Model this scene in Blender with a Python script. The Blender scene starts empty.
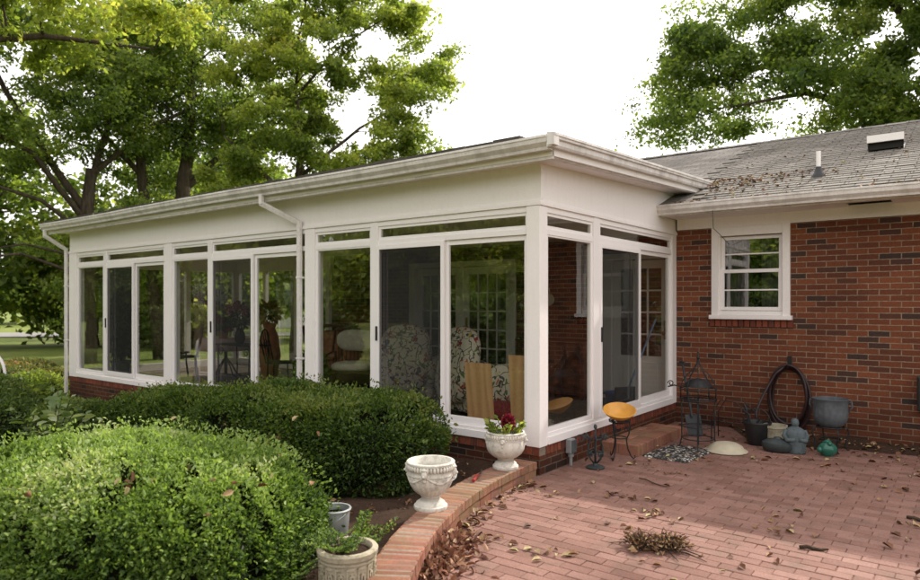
import bpy, math, random
import numpy as np
from mathutils import Vector, Matrix, Euler

random.seed(7)
RNG = np.random.default_rng(11)
scene = bpy.context.scene
COL = scene.collection
PI = math.pi

# ------------------------------------------------------------------ materials
def new_mat(name):
    m = bpy.data.materials.new(name); m.use_nodes = True
    nt = m.node_tree; nt.nodes.clear()
    out = nt.nodes.new('ShaderNodeOutputMaterial')
    return m, nt, out
def N(nt, t, **kw):
    n = nt.nodes.new(t)
    for k, v in kw.items():
        if k in n.inputs.keys() if False else False: pass
        setattr(n, k, v)
    return n
def L(nt, a, b): nt.links.new(a, b)
def ramp(nt, fac, stops, interp='LINEAR'):
    r = N(nt, 'ShaderNodeValToRGB'); r.color_ramp.interpolation = interp
    e = r.color_ramp.elements
    while len(e) < len(stops): e.new(0.5)
    for i, (p, c) in enumerate(stops):
        e[i].position = p; e[i].color = (*c, 1) if len(c) == 3 else c
    if fac is not None: L(nt, fac, r.inputs[0])
    return r.outputs[0]
def noise(nt, scale, detail=4, rough=0.55, vec=None, w=None):
    n = N(nt, 'ShaderNodeTexNoise'); n.inputs['Scale'].default_value = scale
    n.inputs['Detail'].default_value = detail; n.inputs['Roughness'].default_value = rough
    if vec is None:
        g = N(nt, 'ShaderNodeNewGeometry'); vec = g.outputs['Position']
    L(nt, vec, n.inputs['Vector'])
    return n.outputs['Fac']
def mixc(nt, fac, a, b, blend='MIX'):
    m = N(nt, 'ShaderNodeMix', data_type='RGBA', blend_type=blend)
    for sock, v in ((m.inputs[0], fac), (m.inputs[6], a), (m.inputs[7], b)):
        if hasattr(v, 'is_output'): L(nt, v, sock)
        elif isinstance(v, (int, float)): sock.default_value = v
        else: sock.default_value = (*v, 1)
    return m.outputs[2]
def math_(nt, op, a, b=None, c=None):
    m = N(nt, 'ShaderNodeMath', operation=op)
    for i, v in enumerate((a, b, c)):
        if v is None: continue
        if hasattr(v, 'is_output'): L(nt, v, m.inputs[i])
        else: m.inputs[i].default_value = v
    return m.outputs[0]
def bump(nt, h, strength, dist=0.01):
    b = N(nt, 'ShaderNodeBump'); b.inputs['Strength'].default_value = strength
    b.inputs['Distance'].default_value = dist; L(nt, h, b.inputs['Height'])
    return b.outputs[0]
def principled(nt, out, color, rough=0.6, metal=0.0, normal=None, spec=0.5):
    p = N(nt, 'ShaderNodeBsdfPrincipled')
    if hasattr(color, 'is_output'): L(nt, color, p.inputs['Base Color'])
    else: p.inputs['Base Color'].default_value = (*color, 1)
    if hasattr(rough, 'is_output'): L(nt, rough, p.inputs['Roughness'])
    else: p.inputs['Roughness'].default_value = rough
    p.inputs['Metallic'].default_value = metal
    p.inputs['Specular IOR Level'].default_value = spec
    if normal is not None: L(nt, normal, p.inputs['Normal'])
    L(nt, p.outputs[0], out.inputs[0])
    return p

def mat_paint(name, c, rough=0.5, dirt=0.25, dirtc=(0.30, 0.25, 0.19), scale=5, thr=(0.5, 0.8)):
    m, nt, out = new_mat(name)
    gq = N(nt, 'ShaderNodeNewGeometry'); mq = N(nt, 'ShaderNodeMapping'); mq.inputs['Scale'].default_value = (1.6, 1.6, 0.22); L(nt, gq.outputs['Position'], mq.inputs[0])
    n1 = math_(nt, 'ADD', math_(nt, 'MULTIPLY', noise(nt, scale, 6, 0.62), 0.45), math_(nt, 'MULTIPLY', noise(nt, scale * 1.7, 6, 0.66, mq.outputs[0]), 0.58)); n2 = noise(nt, scale * 9, 3)
    f = math_(nt, 'MULTIPLY', ramp(nt, n1, [(thr[0], (0, 0, 0)), (thr[1], (1, 1, 1))]), dirt)
    f2 = math_(nt, 'MULTIPLY', ramp(nt, n2, [(0.45, (0, 0, 0)), (0.8, (1, 1, 1))]), dirt * 0.6)
    col = mixc(nt, math_(nt, 'MAXIMUM', f, f2), c, dirtc)
    principled(nt, out, col, rough, normal=bump(nt, n2, 0.08, 0.004))
    return m
def mat_plain(name, c, rough=0.6, metal=0.0, var=0.3, scale=30, bmp=0.15, spec=0.5):
    m, nt, out = new_mat(name)
    n1 = noise(nt, scale, 5); n2 = noise(nt, scale * 0.15, 3)
    dark = tuple(x * (1 - var) for x in c); lite = tuple(min(1, x * (1 + var)) for x in c)
    col = ramp(nt, math_(nt, 'ADD', math_(nt, 'MULTIPLY', n1, 0.5), math_(nt, 'MULTIPLY', n2, 0.5)), [(0.3, dark), (0.7, lite)])
    principled(nt, out, col, rough, metal, bump(nt, n1, bmp, 0.004), spec)
    return m

def brick_coords(nt):
    g = N(nt, 'ShaderNodeNewGeometry')
    sp = N(nt, 'ShaderNodeSeparateXYZ'); L(nt, g.outputs['Position'], sp.inputs[0])
    sn = N(nt, 'ShaderNodeSeparateXYZ'); L(nt, g.outputs['True Normal'], sn.inputs[0])
    f = math_(nt, 'GREATER_THAN', math_(nt, 'ABSOLUTE', sn.outputs[0]), 0.5)
    u = math_(nt, 'ADD', math_(nt, 'MULTIPLY', sp.outputs[0], math_(nt, 'SUBTRACT', 1.0, f)), math_(nt, 'MULTIPLY', sp.outputs[1], f))
    cb = N(nt, 'ShaderNodeCombineXYZ'); L(nt, u, cb.inputs[0]); L(nt, sp.outputs[2], cb.inputs[1])
    return cb.outputs[0], sp
def mat_brickwall(name):
    m, nt, out = new_mat(name)
    vec, sp = brick_coords(nt)
    # small wobble so that joints are not ruler straight
    wob = N(nt, 'ShaderNodeTexNoise'); wob.inputs['Scale'].default_value = 19; wob.inputs['Detail'].default_value = 4; L(nt, vec, wob.inputs['Vector'])
    va = N(nt, 'ShaderNodeVectorMath', operation='MULTIPLY_ADD'); L(nt, wob.outputs['Color'], va.inputs[0])
    va.inputs[1].default_value = (0.009, 0.0085, 0); L(nt, vec, va.inputs[2])
    b = N(nt, 'ShaderNodeTexBrick', offset=0.5); L(nt, va.outputs[0], b.inputs['Vector'])
    b.inputs['Color1'].default_value = (0, 0, 0, 1); b.inputs['Color2'].default_value = (1, 1, 1, 1); b.inputs['Mortar'].default_value = (0.5, 0.5, 0.5, 1)
    b.inputs['Scale'].default_value = 1; b.inputs['Mortar Size'].default_value = 0.0052; b.inputs['Mortar Smooth'].default_value = 0.15
    b.inputs['Brick Width'].default_value = 0.213; b.inputs['Row Height'].default_value = 0.0677
    bc = ramp(nt, b.outputs['Color'], [(0.0, (0.055, 0.035, 0.030)), (0.08, (0.075, 0.038, 0.029)), (0.15, (0.125, 0.043, 0.024)), (0.5, (0.188, 0.059, 0.028)), (0.8, (0.23, 0.075, 0.035)), (1.0, (0.135, 0.047, 0.026))])
    n1 = noise(nt, 60, 5, 0.65); n2 = noise(nt, 1.3, 4)
    bc = mixc(nt, 0.8, bc, ramp(nt, n1, [(0.3, (0.55, 0.55, 0.55)), (0.72, (1.25, 1.25, 1.25))]), 'MULTIPLY')
    mort = ramp(nt, noise(nt, 25, 4), [(0.3, (0.19, 0.135, 0.095)), (0.75, (0.36, 0.28, 0.20))])
    col = mixc(nt, b.outputs['Fac'], bc, mort)
    # damp foot of the wall, deepened with painted shade, and weather patches
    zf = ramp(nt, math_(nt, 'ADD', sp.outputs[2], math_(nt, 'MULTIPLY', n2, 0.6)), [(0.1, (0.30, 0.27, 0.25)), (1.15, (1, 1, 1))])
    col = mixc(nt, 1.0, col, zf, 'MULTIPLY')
    col = mixc(nt, 0.6, col, ramp(nt, n2, [(0.3, (0.62, 0.60, 0.60)), (0.7, (1.15, 1.12, 1.1))]), 'MULTIPLY')
    h = math_(nt, 'ADD', math_(nt, 'MULTIPLY', math_(nt, 'SUBTRACT', 1.0, b.outputs['Fac']), 1.0), math_(nt, 'MULTIPLY', n1, 0.35))
    principled(nt, out, col, 0.85, normal=bump(nt, h, 0.6, 0.008), spec=0.25)
    return m
def mat_island_brick(name, cols, moss=0.0):
    """single bricks built in the mesh: colour differs from brick to brick"""
    m, nt, out = new_mat(name)
    g = N(nt, 'ShaderNodeNewGeometry')
    bc = ramp(nt, g.outputs['Random Per Island'], cols)
    n1 = noise(nt, 70, 5, 0.65); n2 = noise(nt, 1.1, 5, 0.6); n3 = noise(nt, 5, 5, 0.6)
    col = mixc(nt, 0.75, bc, ramp(nt, n1, [(0.28, (0.6, 0.6, 0.6)), (0.72, (1.22, 1.22, 1.22))]), 'MULTIPLY')
    col = mixc(nt, 0.8, col, ramp(nt, n2, [(0.3, (0.72, 0.68, 0.66)), (0.68, (1.12, 1.1, 1.1))]), 'MULTIPLY')
    col = mixc(nt, ramp(nt, n3, [(0.5, (0, 0, 0)), (0.74, (0.55, 0.55, 0.55))]), col, (0.11, 0.078, 0.056))
    if moss: col = mixc(nt, math_(nt, 'MULTIPLY', ramp(nt, noise(nt, 3, 5), [(0.45, (0, 0, 0)), (0.65, (1, 1, 1))]), moss), col, (0.13, 0.14, 0.05))
    principled(nt, out, col, 0.8, normal=bump(nt, n1, 0.35, 0.004), spec=0.3)
    return m
def mat_shingle(name, slope):
    m, nt, out = new_mat(name)
    g = N(nt, 'ShaderNodeNewGeometry')
    sp = N(nt, 'ShaderNodeSeparateXYZ'); L(nt, g.outputs['Position'], sp.inputs[0])
    cb = N(nt, 'ShaderNodeCombineXYZ'); L(nt, sp.outputs[0], cb.inputs[0]); L(nt, math_(nt, 'MULTIPLY', sp.outputs[1], math.sqrt(1 + slope * slope)), cb.inputs[1])
    b = N(nt, 'ShaderNodeTexBrick', offset=0.37); L(nt, cb.outputs[0], b.inputs['Vector'])
    b.inputs['Color1'].default_value = (0, 0, 0, 1); b.inputs['Color2'].default_value = (1, 1, 1, 1); b.inputs['Mortar'].default_value = (0.3, 0.3, 0.3, 1)
    b.inputs['Scale'].default_value = 1; b.inputs['Mortar Size'].default_value = 0.008; b.inputs['Brick Width'].default_value = 0.31; b.inputs['Row Height'].default_value = 0.135
    bc = ramp(nt, b.outputs['Color'], [(0, (0.20, 0.187, 0.172)), (0.5, (0.245, 0.229, 0.211)), (1, (0.295, 0.275, 0.255))])
    col = mixc(nt, math_(nt, 'MULTIPLY', b.outputs['Fac'], 0.8), bc, (0.05, 0.046, 0.042))
    n1 = noise(nt, 90, 4, 0.7); n2 = noise(nt, 0.9, 5, 0.6)
    col = mixc(nt, 0.8, col, ramp(nt, n1, [(0.3, (0.6, 0.6, 0.6)), (0.7, (1.3, 1.3, 1.3))]), 'MULTIPLY')
    col = mixc(nt, 0.9, col, ramp(nt, n2, [(0.3, (0.62, 0.6, 0.56)), (0.7, (1.15, 1.13, 1.1))]), 'MULTIPLY')
    # lift each course edge
    fr = math_(nt, 'FRACT', math_(nt, 'DIVIDE', math_(nt, 'MULTIPLY', sp.outputs[1], math.sqrt(1 + slope * slope)), 0.135))
    h = math_(nt, 'ADD', math_(nt, 'SUBTRACT', 1.0, fr), math_(nt, 'MULTIPLY', n1, 0.3))
    principled(nt, out, col, 0.95, normal=bump(nt, h, 0.5, 0.012), spec=0.2)
    return m
def mat_foliage(name, cols, transl=0.4, rough=0.5, big=0.5):
    m, nt, out = new_mat(name)
    a = N(nt, 'ShaderNodeAttribute', attribute_name='tint')
    n = noise(nt, big, 2)
    f = math_(nt, 'ADD', math_(nt, 'MULTIPLY', a.outputs['Fac'], 0.62), math_(nt, 'MULTIPLY', math_(nt, 'SUBTRACT', n, 0.3), 0.9))
    col = ramp(nt, f, cols)
    p = N(nt, 'ShaderNodeBsdfPrincipled'); L(nt, col, p.inputs['Base Color']); p.inputs['Roughness'].default_value = rough
    p.inputs['Specular IOR Level'].default_value = 0.35
    t = N(nt, 'ShaderNodeBsdfTranslucent'); L(nt, mixc(nt, 1.0, col, (1.58, 1.6, 0.72), 'MULTIPLY'), t.inputs[0])
    mx = N(nt, 'ShaderNodeMixShader'); mx.inputs[0].default_value = transl
    L(nt, p.outputs[0], mx.inputs[1]); L(nt, t.outputs[0], mx.inputs[2]); L(nt, mx.outputs[0], out.inputs[0])
    return m
def mat_glass(name, tint, f0=0.07, boost=1.0):
    m, nt, out = new_mat(name)
    g = N(nt, 'ShaderNodeNewGeometry')
    d = N(nt, 'ShaderNodeVectorMath', operation='DOT_PRODUCT'); L(nt, g.outputs['Incoming'], d.inputs[0]); L(nt, g.outputs['Normal'], d.inputs[1])
    c = math_(nt, 'ABSOLUTE', d.outputs['Value'])
    s = math_(nt, 'POWER', math_(nt, 'SUBTRACT', 1.0, c), 5.0)
    fac = math_(nt, 'ADD', f0, math_(nt, 'MULTIPLY', s, (1 - f0) * boost))
    wn = noise(nt, 2.2, 2)
    gl = N(nt, 'ShaderNodeBsdfGlossy'); gl.inputs['Roughness'].default_value = 0.0
    L(nt, bump(nt, wn, 0.02, 0.02), gl.inputs['Normal'])
    tr = N(nt, 'ShaderNodeBsdfTransparent'); tr.inputs[0].default_value = (*tint, 1)
    mx = N(nt, 'ShaderNodeMixShader'); L(nt, fac, mx.inputs[0]); L(nt, tr.outputs[0], mx.inputs[1]); L(nt, gl.outputs[0], mx.inputs[2])
    L(nt, mx.outputs[0], out.inputs[0])
    return m
def mat_screen(name):
    m, nt, out = new_mat(name)
    d = N(nt, 'ShaderNodeBsdfDiffuse'); d.inputs[0].default_value = (0.035, 0.035, 0.035, 1)
    tr = N(nt, 'ShaderNodeBsdfTransparent')
    mx = N(nt, 'ShaderNodeMixShader')
    L(nt, math_(nt, 'ADD', 0.5, math_(nt, 'MULTIPLY', noise(nt, 3, 3), 0.12)), mx.inputs[0])
    L(nt, tr.outputs[0], mx.inputs[1]); L(nt, d.outputs[0], mx.inputs[2]); L(nt, mx.outputs[0], out.inputs[0])
    return m
def mat_wood(name, c1, c2, axis='z', scale=6, dist=6):
    m, nt, out = new_mat(name)
    tc = N(nt, 'ShaderNodeTexCoord'); mp = N(nt, 'ShaderNodeMapping')
    mp.inputs['Scale'].default_value = {'z': (1, 1, 0.16), 'x': (0.16, 1, 1), 'y': (1, 0.16, 1)}[axis]
    L(nt, tc.outputs['Object'], mp.inputs[0])
    w = N(nt, 'ShaderNodeTexWave'); w.inputs['Scale'].default_value = scale; w.inputs['Distortion'].default_value = dist; w.inputs['Detail'].default_value = 3; w.inputs['Detail Scale'].default_value = 1.2
    L(nt, mp.outputs[0], w.inputs[0])
    n = noise(nt, 14, 5, 0.6, mp.outputs[0])
    f = math_(nt, 'ADD', math_(nt, 'MULTIPLY', w.outputs['Fac'], 0.6), math_(nt, 'MULTIPLY', n, 0.4))
    principled(nt, out, ramp(nt, f, [(0.2, c1), (0.8, c2)]), 0.55, normal=bump(nt, f, 0.1, 0.003))
    return m
def mat_floral(name):
    m, nt, out = new_mat(name)
    tc = N(nt, 'ShaderNodeTexCoord')
    n = N(nt, 'ShaderNodeTexNoise'); n.inputs['Scale'].default_value = 7; n.inputs['Detail'].default_value = 2; L(nt, tc.outputs['Object'], n.inputs['Vector'])
    va = N(nt, 'ShaderNodeVectorMath', operation='MULTIPLY_ADD'); L(nt, n.outputs['Color'], va.inputs[0]); va.inputs[1].default_value = (0.22, 0.22, 0.22); L(nt, tc.outputs['Object'], va.inputs[2])
    v = N(nt, 'ShaderNodeTexVoronoi'); v.inputs['Scale'].default_value = 13; L(nt, va.outputs[0], v.inputs['Vector'])
    sc = N(nt, 'ShaderNodeSeparateColor'); L(nt, v.outputs['Color'], sc.inputs[0])
    fl = ramp(nt, sc.outputs[0], [(0.0, (0.30, 0.035, 0.04)), (0.22, (0.05, 0.06, 0.13)), (0.42, (0.12, 0.16, 0.07)), (0.6, (0.55, 0.46, 0.34)), (0.8, (0.42, 0.12, 0.09)), (0.92, (0.45, 0.36, 0.08))], 'CONSTANT')
    mask = ramp(nt, v.outputs['Distance'], [(0.30, (1, 1, 1)), (0.40, (0, 0, 0))])
    v2 = N(nt, 'ShaderNodeTexVoronoi', feature='DISTANCE_TO_EDGE'); v2.inputs['Scale'].default_value = 8; L(nt, va.outputs[0], v2.inputs['Vector'])
    vine = ramp(nt, v2.outputs['Distance'], [(0.03, (1, 1, 1)), (0.06, (0, 0, 0))])
    col = mixc(nt, vine, (0.62, 0.56, 0.46), (0.06, 0.05, 0.05))
    col = mixc(nt, mask, col, fl)
    principled(nt, out, col, 0.9, normal=bump(nt, noise(nt, 200, 2), 0.1, 0.003), spec=0.1)
    return m
def mat_pebble(name):
    m, nt, out = new_mat(name)
    g = N(nt, 'ShaderNodeNewGeometry')
    v = N(nt, 'ShaderNodeTexVoronoi'); v.inputs['Scale'].default_value = 32; L(nt, g.outputs['Position'], v.inputs['Vector'])
    sc = N(nt, 'ShaderNodeSeparateColor'); L(nt, v.outputs['Color'], sc.inputs[0])
    col = ramp(nt, sc.outputs[0], [(0, (0.03, 0.032, 0.035)), (0.35, (0.14, 0.13, 0.12)), (0.55, (0.5, 0.46, 0.4)), (0.8, (0.3, 0.2, 0.15)), (0.9, (0.62, 0.6, 0.56))], 'CONSTANT')
    col = mixc(nt, ramp(nt, v.outputs['Distance'], [(0.35, (0, 0, 0)), (0.62, (1, 1, 1))]), col, (0.02, 0.02, 0.02))
    principled(nt, out, col, 0.6, normal=bump(nt, math_(nt, 'SUBTRACT', 1.0, v.outputs['Distance']), 0.9, 0.02))
    return m
def mat_grass(name):
    m, nt, out = new_mat(name)
    n1 = noise(nt, 0.35, 5, 0.6); n2 = noise(nt, 7, 6, 0.7)
    f = math_(nt, 'ADD', math_(nt, 'MULTIPLY', n1, 0.6), math_(nt, 'MULTIPLY', n2, 0.4))
    col = ramp(nt, f, [(0.3, (0.075, 0.11, 0.025)), (0.5, (0.15, 0.19, 0.045)), (0.66, (0.24, 0.24, 0.08)), (0.8, (0.2, 0.15, 0.07))])
    principled(nt, out, col, 0.9, normal=bump(nt, n2, 0.6, 0.05), spec=0.15)
    return m
def mat_soil(name):
    m, nt, out = new_mat(name)
    n1 = noise(nt, 4, 6, 0.65); n2 = noise(nt, 45, 6, 0.75)
    col = ramp(nt, math_(nt, 'ADD', math_(nt, 'MULTIPLY', n1, 0.4), math_(nt, 'MULTIPLY', n2, 0.6)), [(0.3, (0.03, 0.02, 0.014)), (0.55, (0.085, 0.052, 0.036)), (0.75, (0.16, 0.10, 0.065))])
    principled(nt, out, col, 0.95, normal=bump(nt, n2, 1.0, 0.03), spec=0.1)
    return m
def mat_stone(name, c, dirtc=(0.16, 0.14, 0.11), amount=0.75):
    m, nt, out = new_mat(name)
    n1 = noise(nt, 14, 6, 0.7); n2 = noise(nt, 70, 5, 0.7)
    g = N(nt, 'ShaderNodeNewGeometry')
    pt = ramp(nt, g.outputs['Pointiness'], [(0.44, (1, 1, 1)), (0.5, (0, 0, 0))])
    f = math_(nt, 'MAXIMUM', math_(nt, 'MULTIPLY', pt, 0.9), ramp(nt, n1, [(0.48, (0, 0, 0)), (0.75, (1, 1, 1))]))
    col = mixc(nt, math_(nt, 'MULTIPLY', f, amount), c, dirtc)
    col = mixc(nt, 0.5, col, ramp(nt, n2, [(0.3, (0.7, 0.7, 0.7)), (0.7, (1.15, 1.15, 1.15))]), 'MULTIPLY')
    principled(nt, out, col, 0.85, normal=bump(nt, math_(nt, 'ADD', n2, n1), 0.35, 0.006), spec=0.25)
    return m
def mat_litter(name, cols):
    m, nt, out = new_mat(name)
    a = N(nt, 'ShaderNodeAttribute', attribute_name='tint')
    col = ramp(nt, a.outputs['Fac'], cols)
    col = mixc(nt, 0.6, col, ramp(nt, noise(nt, 60, 3), [(0.3, (0.6, 0.6, 0.6)), (0.7, (1.2, 1.2, 1.2))]), 'MULTIPLY')
    principled(nt, out, col, 0.7, spec=0.3)
    return m
def mat_bark(name, c=(0.075, 0.058, 0.045)):
    m, nt, out = new_mat(name)
    tc = N(nt, 'ShaderNodeNewGeometry'); mp = N(nt, 'ShaderNodeMapping'); mp.inputs['Scale'].default_value = (6, 6, 1.2); L(nt, tc.outputs['Position'], mp.inputs[0])
    n = noise(nt, 2.0, 6, 0.7, mp.outputs[0])
    col = ramp(nt, n, [(0.3, tuple(x * 0.45 for x in c)), (0.7, tuple(x * 1.6 for x in c))])
    principled(nt, out, col, 0.95, normal=bump(nt, n, 0.9, 0.05), spec=0.1)
    return m

M = {}
M['white'] = mat_paint('white_paint', (0.87, 0.825, 0.81), 0.5, 0.16)
M['frame'] = mat_paint('white_window_frame', (0.86, 0.82, 0.81), 0.35, 0.10, scale=9)
M['gutter'] = mat_paint('weathered_gutter_paint', (0.76, 0.72, 0.70), 0.45, 0.58, (0.17, 0.14, 0.10), 3.5, (0.44, 0.72))
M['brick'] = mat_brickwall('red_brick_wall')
M['cap_brick'] = mat_island_brick('edging_brick', [(0, (0.24, 0.095, 0.062)), (0.4, (0.31, 0.135, 0.088)), (0.75, (0.36, 0.175, 0.115)), (1, (0.24, 0.11, 0.08))], 0.35)
M['rowlock'] = mat_island_brick('rowlock_brick', [(0, (0.10, 0.035, 0.025)), (0.4, (0.21, 0.055, 0.03)), (0.8, (0.26, 0.072, 0.04)), (1, (0.14, 0.05, 0.035))])
M['paver'] = mat_island_brick('patio_brick', [(0, (0.20, 0.102, 0.079)), (0.35, (0.25, 0.134, 0.106)), (0.7, (0.285, 0.16, 0.129)), (1, (0.22, 0.113, 0.087))])
M['mortar'] = mat_plain('mortar', (0.22, 0.17, 0.13), 0.95, var=0.35, scale=40, bmp=0.4)
M['joint'] = mat_plain('patio_joint_sand', (0.19, 0.105, 0.078), 0.95, var=0.45, scale=40, bmp=0.4)
M['shingle'] = mat_shingle('asphalt_shingle', 0.358)
M['darkshingle'] = mat_plain('dark_weathered_shingle', (0.075, 0.068, 0.06), 0.95, var=0.5, scale=14, bmp=0.5, spec=0.2)
M['glass'] = mat_glass('window_glass', (0.87, 0.89, 0.85), 0.23)
M['house_glass'] = mat_glass('house_window_glass', (0.55, 0.58, 0.56), 0.24)
M['screen'] = mat_screen('insect_screen')
M['floor'] = mat_plain('sunroom_carpet', (0.16, 0.12, 0.095), 0.95, var=0.3, scale=60)
M['ceiling'] = mat_plain('sunroom_ceiling', (0.80, 0.75, 0.66), 0.9, var=0.06, scale=3, bmp=0.05)
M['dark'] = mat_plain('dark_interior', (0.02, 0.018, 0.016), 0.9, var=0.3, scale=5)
M['curtain'] = mat_plain('sheer_curtain', (0.17, 0.165, 0.155), 0.9, var=0.15, scale=25)
M['iron'] = mat_plain('black_wrought_iron', (0.018, 0.018, 0.019), 0.55, 0.3, var=0.5, scale=60, bmp=0.3)
M['greyiron'] = mat_plain('grey_green_iron', (0.04, 0.05, 0.052), 0.6, 0.3, var=0.5, scale=50, bmp=0.3)
M['urn'] = mat_stone('weathered_white_concrete', (0.66, 0.63, 0.56))
M['planter'] = mat_stone('mossy_cream_stone', (0.42, 0.37, 0.27), (0.11, 0.10, 0.06), 0.8)
M['greystone'] = mat_stone('blue_grey_stone', (0.10, 0.125, 0.135), (0.03, 0.036, 0.038), 0.85)
M['zinc'] = mat_plain('grey_galvanised_metal', (0.075, 0.085, 0.095), 0.7, 0.1, var=0.55, scale=18)
M['pail'] = mat_plain('pale_galvanised_metal', (0.42, 0.44, 0.43), 0.45, 0.5, var=0.2, scale=18)
M['yellow'] = mat_plain('yellow_ceramic_glaze', (0.62, 0.30, 0.045), 0.4, var=0.22, scale=12, bmp=0.05)
M['teal'] = mat_plain('green_ceramic_glaze', (0.02, 0.115, 0.08), 0.3, var=0.3, scale=30, bmp=0.1)
M['cream'] = mat_plain('cream_plastic', (0.46, 0.41, 0.30), 0.6, var=0.22, scale=14)
M['hose'] = mat_plain('dark_red_rubber', (0.024, 0.009, 0.010), 0.5, var=0.25, scale=30)
M['soil'] = mat_soil('garden_soil')
M['grass'] = mat_grass('lawn_grass')
M['asphalt'] = mat_plain('pale_road_asphalt', (0.22, 0.21, 0.20), 0.9, var=0.15, scale=8)
M['bark'] = mat_bark('tree_bark')
M['twig'] = mat_bark('hedge_twig', (0.06, 0.045, 0.03))
M['hedgecore'] = mat_plain('hedge_added_dark_core', (0.014, 0.015, 0.008), 1.0, var=0.5, scale=25, bmp=0.6, spec=0.0)
M['ply'] = mat_wood('plywood', (0.50, 0.275, 0.125), (0.63, 0.375, 0.19), 'z', 3.5, 7)
M['redwood'] = mat_wood('red_brown_wood', (0.075, 0.022, 0.012), (0.15, 0.05, 0.025), 'x', 8, 4)
M['rattan'] = mat_wood('rattan', (0.055, 0.025, 0.012), (0.13, 0.06, 0.028), 'z', 20, 3)
M['floral'] = mat_floral('floral_upholstery')
M['cushion'] = mat_plain('cream_cushion', (0.62, 0.57, 0.46), 0.9, var=0.12, scale=12)
M['redrug'] = mat_plain('red_throw', (0.20, 0.025, 0.03), 0.95, var=0.4, scale=25)
M['blue'] = mat_plain('blue_plastic', (0.03, 0.07, 0.28), 0.4, var=0.15, scale=12)
M['bluestick'] = mat_plain('blue_handle', (0.09, 0.19, 0.33), 0.4, var=0.15, scale=12)
M['terra'] = mat_plain('terracotta', (0.38, 0.16, 0.09), 0.85, var=0.2, scale=25)
M['pinkcloth'] = mat_plain('pale_pink_cloth', (0.55, 0.40, 0.36), 0.9, var=0.1, scale=15)
M['mat'] = mat_pebble('pebble_mat')
M['plasticgrey'] = mat_plain('grey_plastic', (0.23, 0.235, 0.235), 0.5, var=0.15, scale=18)
M['plasticdark'] = mat_plain('dull_dark_steel', (0.035, 0.037, 0.04), 0.7, 0.1, var=0.4, scale=18)
M['redplastic'] = mat_plain('red_plastic', (0.30, 0.03, 0.02), 0.4, var=0.2, scale=18)
M['chrome'] = mat_plain('brass', (0.45, 0.33, 0.14), 0.3, 0.9, var=0.1)
M['black'] = mat_plain('black_plastic', (0.016, 0.016, 0.017), 0.4, var=0.3)
M['whitehouse'] = mat_paint('far_white_siding', (0.78, 0.77, 0.75), 0.7, 0.1)
F = dict(
 oak=[(0.12, (0.050, 0.085, 0.024)), (0.42, (0.130, 0.190, 0.046)), (0.68, (0.235, 0.295, 0.075)), (0.92, (0.40, 0.41, 0.12))],
 maple=[(0.12, (0.080, 0.120, 0.030)), (0.42, (0.195, 0.255, 0.060)), (0.68, (0.33, 0.375, 0.09)), (0.92, (0.50, 0.47, 0.13))],
 dark=[(0.15, (0.022, 0.040, 0.012)), (0.5, (0.058, 0.100, 0.024)), (0.75, (0.105, 0.155, 0.036)), (0.95, (0.20, 0.23, 0.06))],
 rightoak=[(0.12, (0.036, 0.065, 0.022)), (0.45, (0.100, 0.155, 0.042)), (0.72, (0.18, 0.24, 0.062)), (0.95, (0.31, 0.34, 0.10))],
 boxlight=[(0.10, (0.014, 0.030, 0.006)), (0.38, (0.070, 0.130, 0.022)), (0.66, (0.18, 0.265, 0.055)), (0.85, (0.27, 0.37, 0.12)), (0.98, (0.46, 0.50, 0.29))],
 boxdark=[(0.12, (0.012, 0.026, 0.006)), (0.42, (0.045, 0.085, 0.014)), (0.70, (0.095, 0.15, 0.026)), (0.95, (0.20, 0.22, 0.06))],
 pale=[(0.15, (0.06, 0.10, 0.03)), (0.5, (0.16, 0.23, 0.08)), (0.75, (0.32, 0.38, 0.2)), (0.95, (0.5, 0.55, 0.35))],
 pinkgreen=[(0.15, (0.05, 0.07, 0.02)), (0.5, (0.12, 0.15, 0.04)), (0.78, (0.22, 0.20, 0.07)), (0.95, (0.42, 0.24, 0.17))],
 pink=[(0.15, (0.10, 0.09, 0.03)), (0.5, (0.26, 0.17, 0.09)), (0.75, (0.42, 0.25, 0.17)), (0.95, (0.50, 0.42, 0.28))])
LF = {k: mat_foliage('leaves_' + k, v, 0.6 if k in ('oak', 'maple', 'rightoak') else 0.42, big=0.35 if k in ('oak', 'maple', 'dark', 'rightoak') else 2.2) for k, v in F.items()}
M['litter'] = mat_litter('dry_leaves', [(0, (0.07, 0.032, 0.018)), (0.35, (0.19, 0.085, 0.042)), (0.65, (0.32, 0.18, 0.09)), (0.85, (0.45, 0.33, 0.18)), (1, (0.32, 0.30, 0.13))])
M['redflower'] = mat_litter('red_petals', [(0, (0.11, 0.008, 0.015)), (0.6, (0.26, 0.015, 0.035)), (1, (0.42, 0.04, 0.07))])
M['pinkflower'] = mat_litter('pink_petals', [(0, (0.35, 0.06, 0.08)), (0.6, (0.6, 0.2, 0.2)), (1, (0.75, 0.5, 0.45))])
M['hay'] = mat_litter('dry_weeds', [(0, (0.09, 0.045, 0.02)), (0.5, (0.20, 0.105, 0.045)), (1, (0.36, 0.23, 0.11))])

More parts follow.
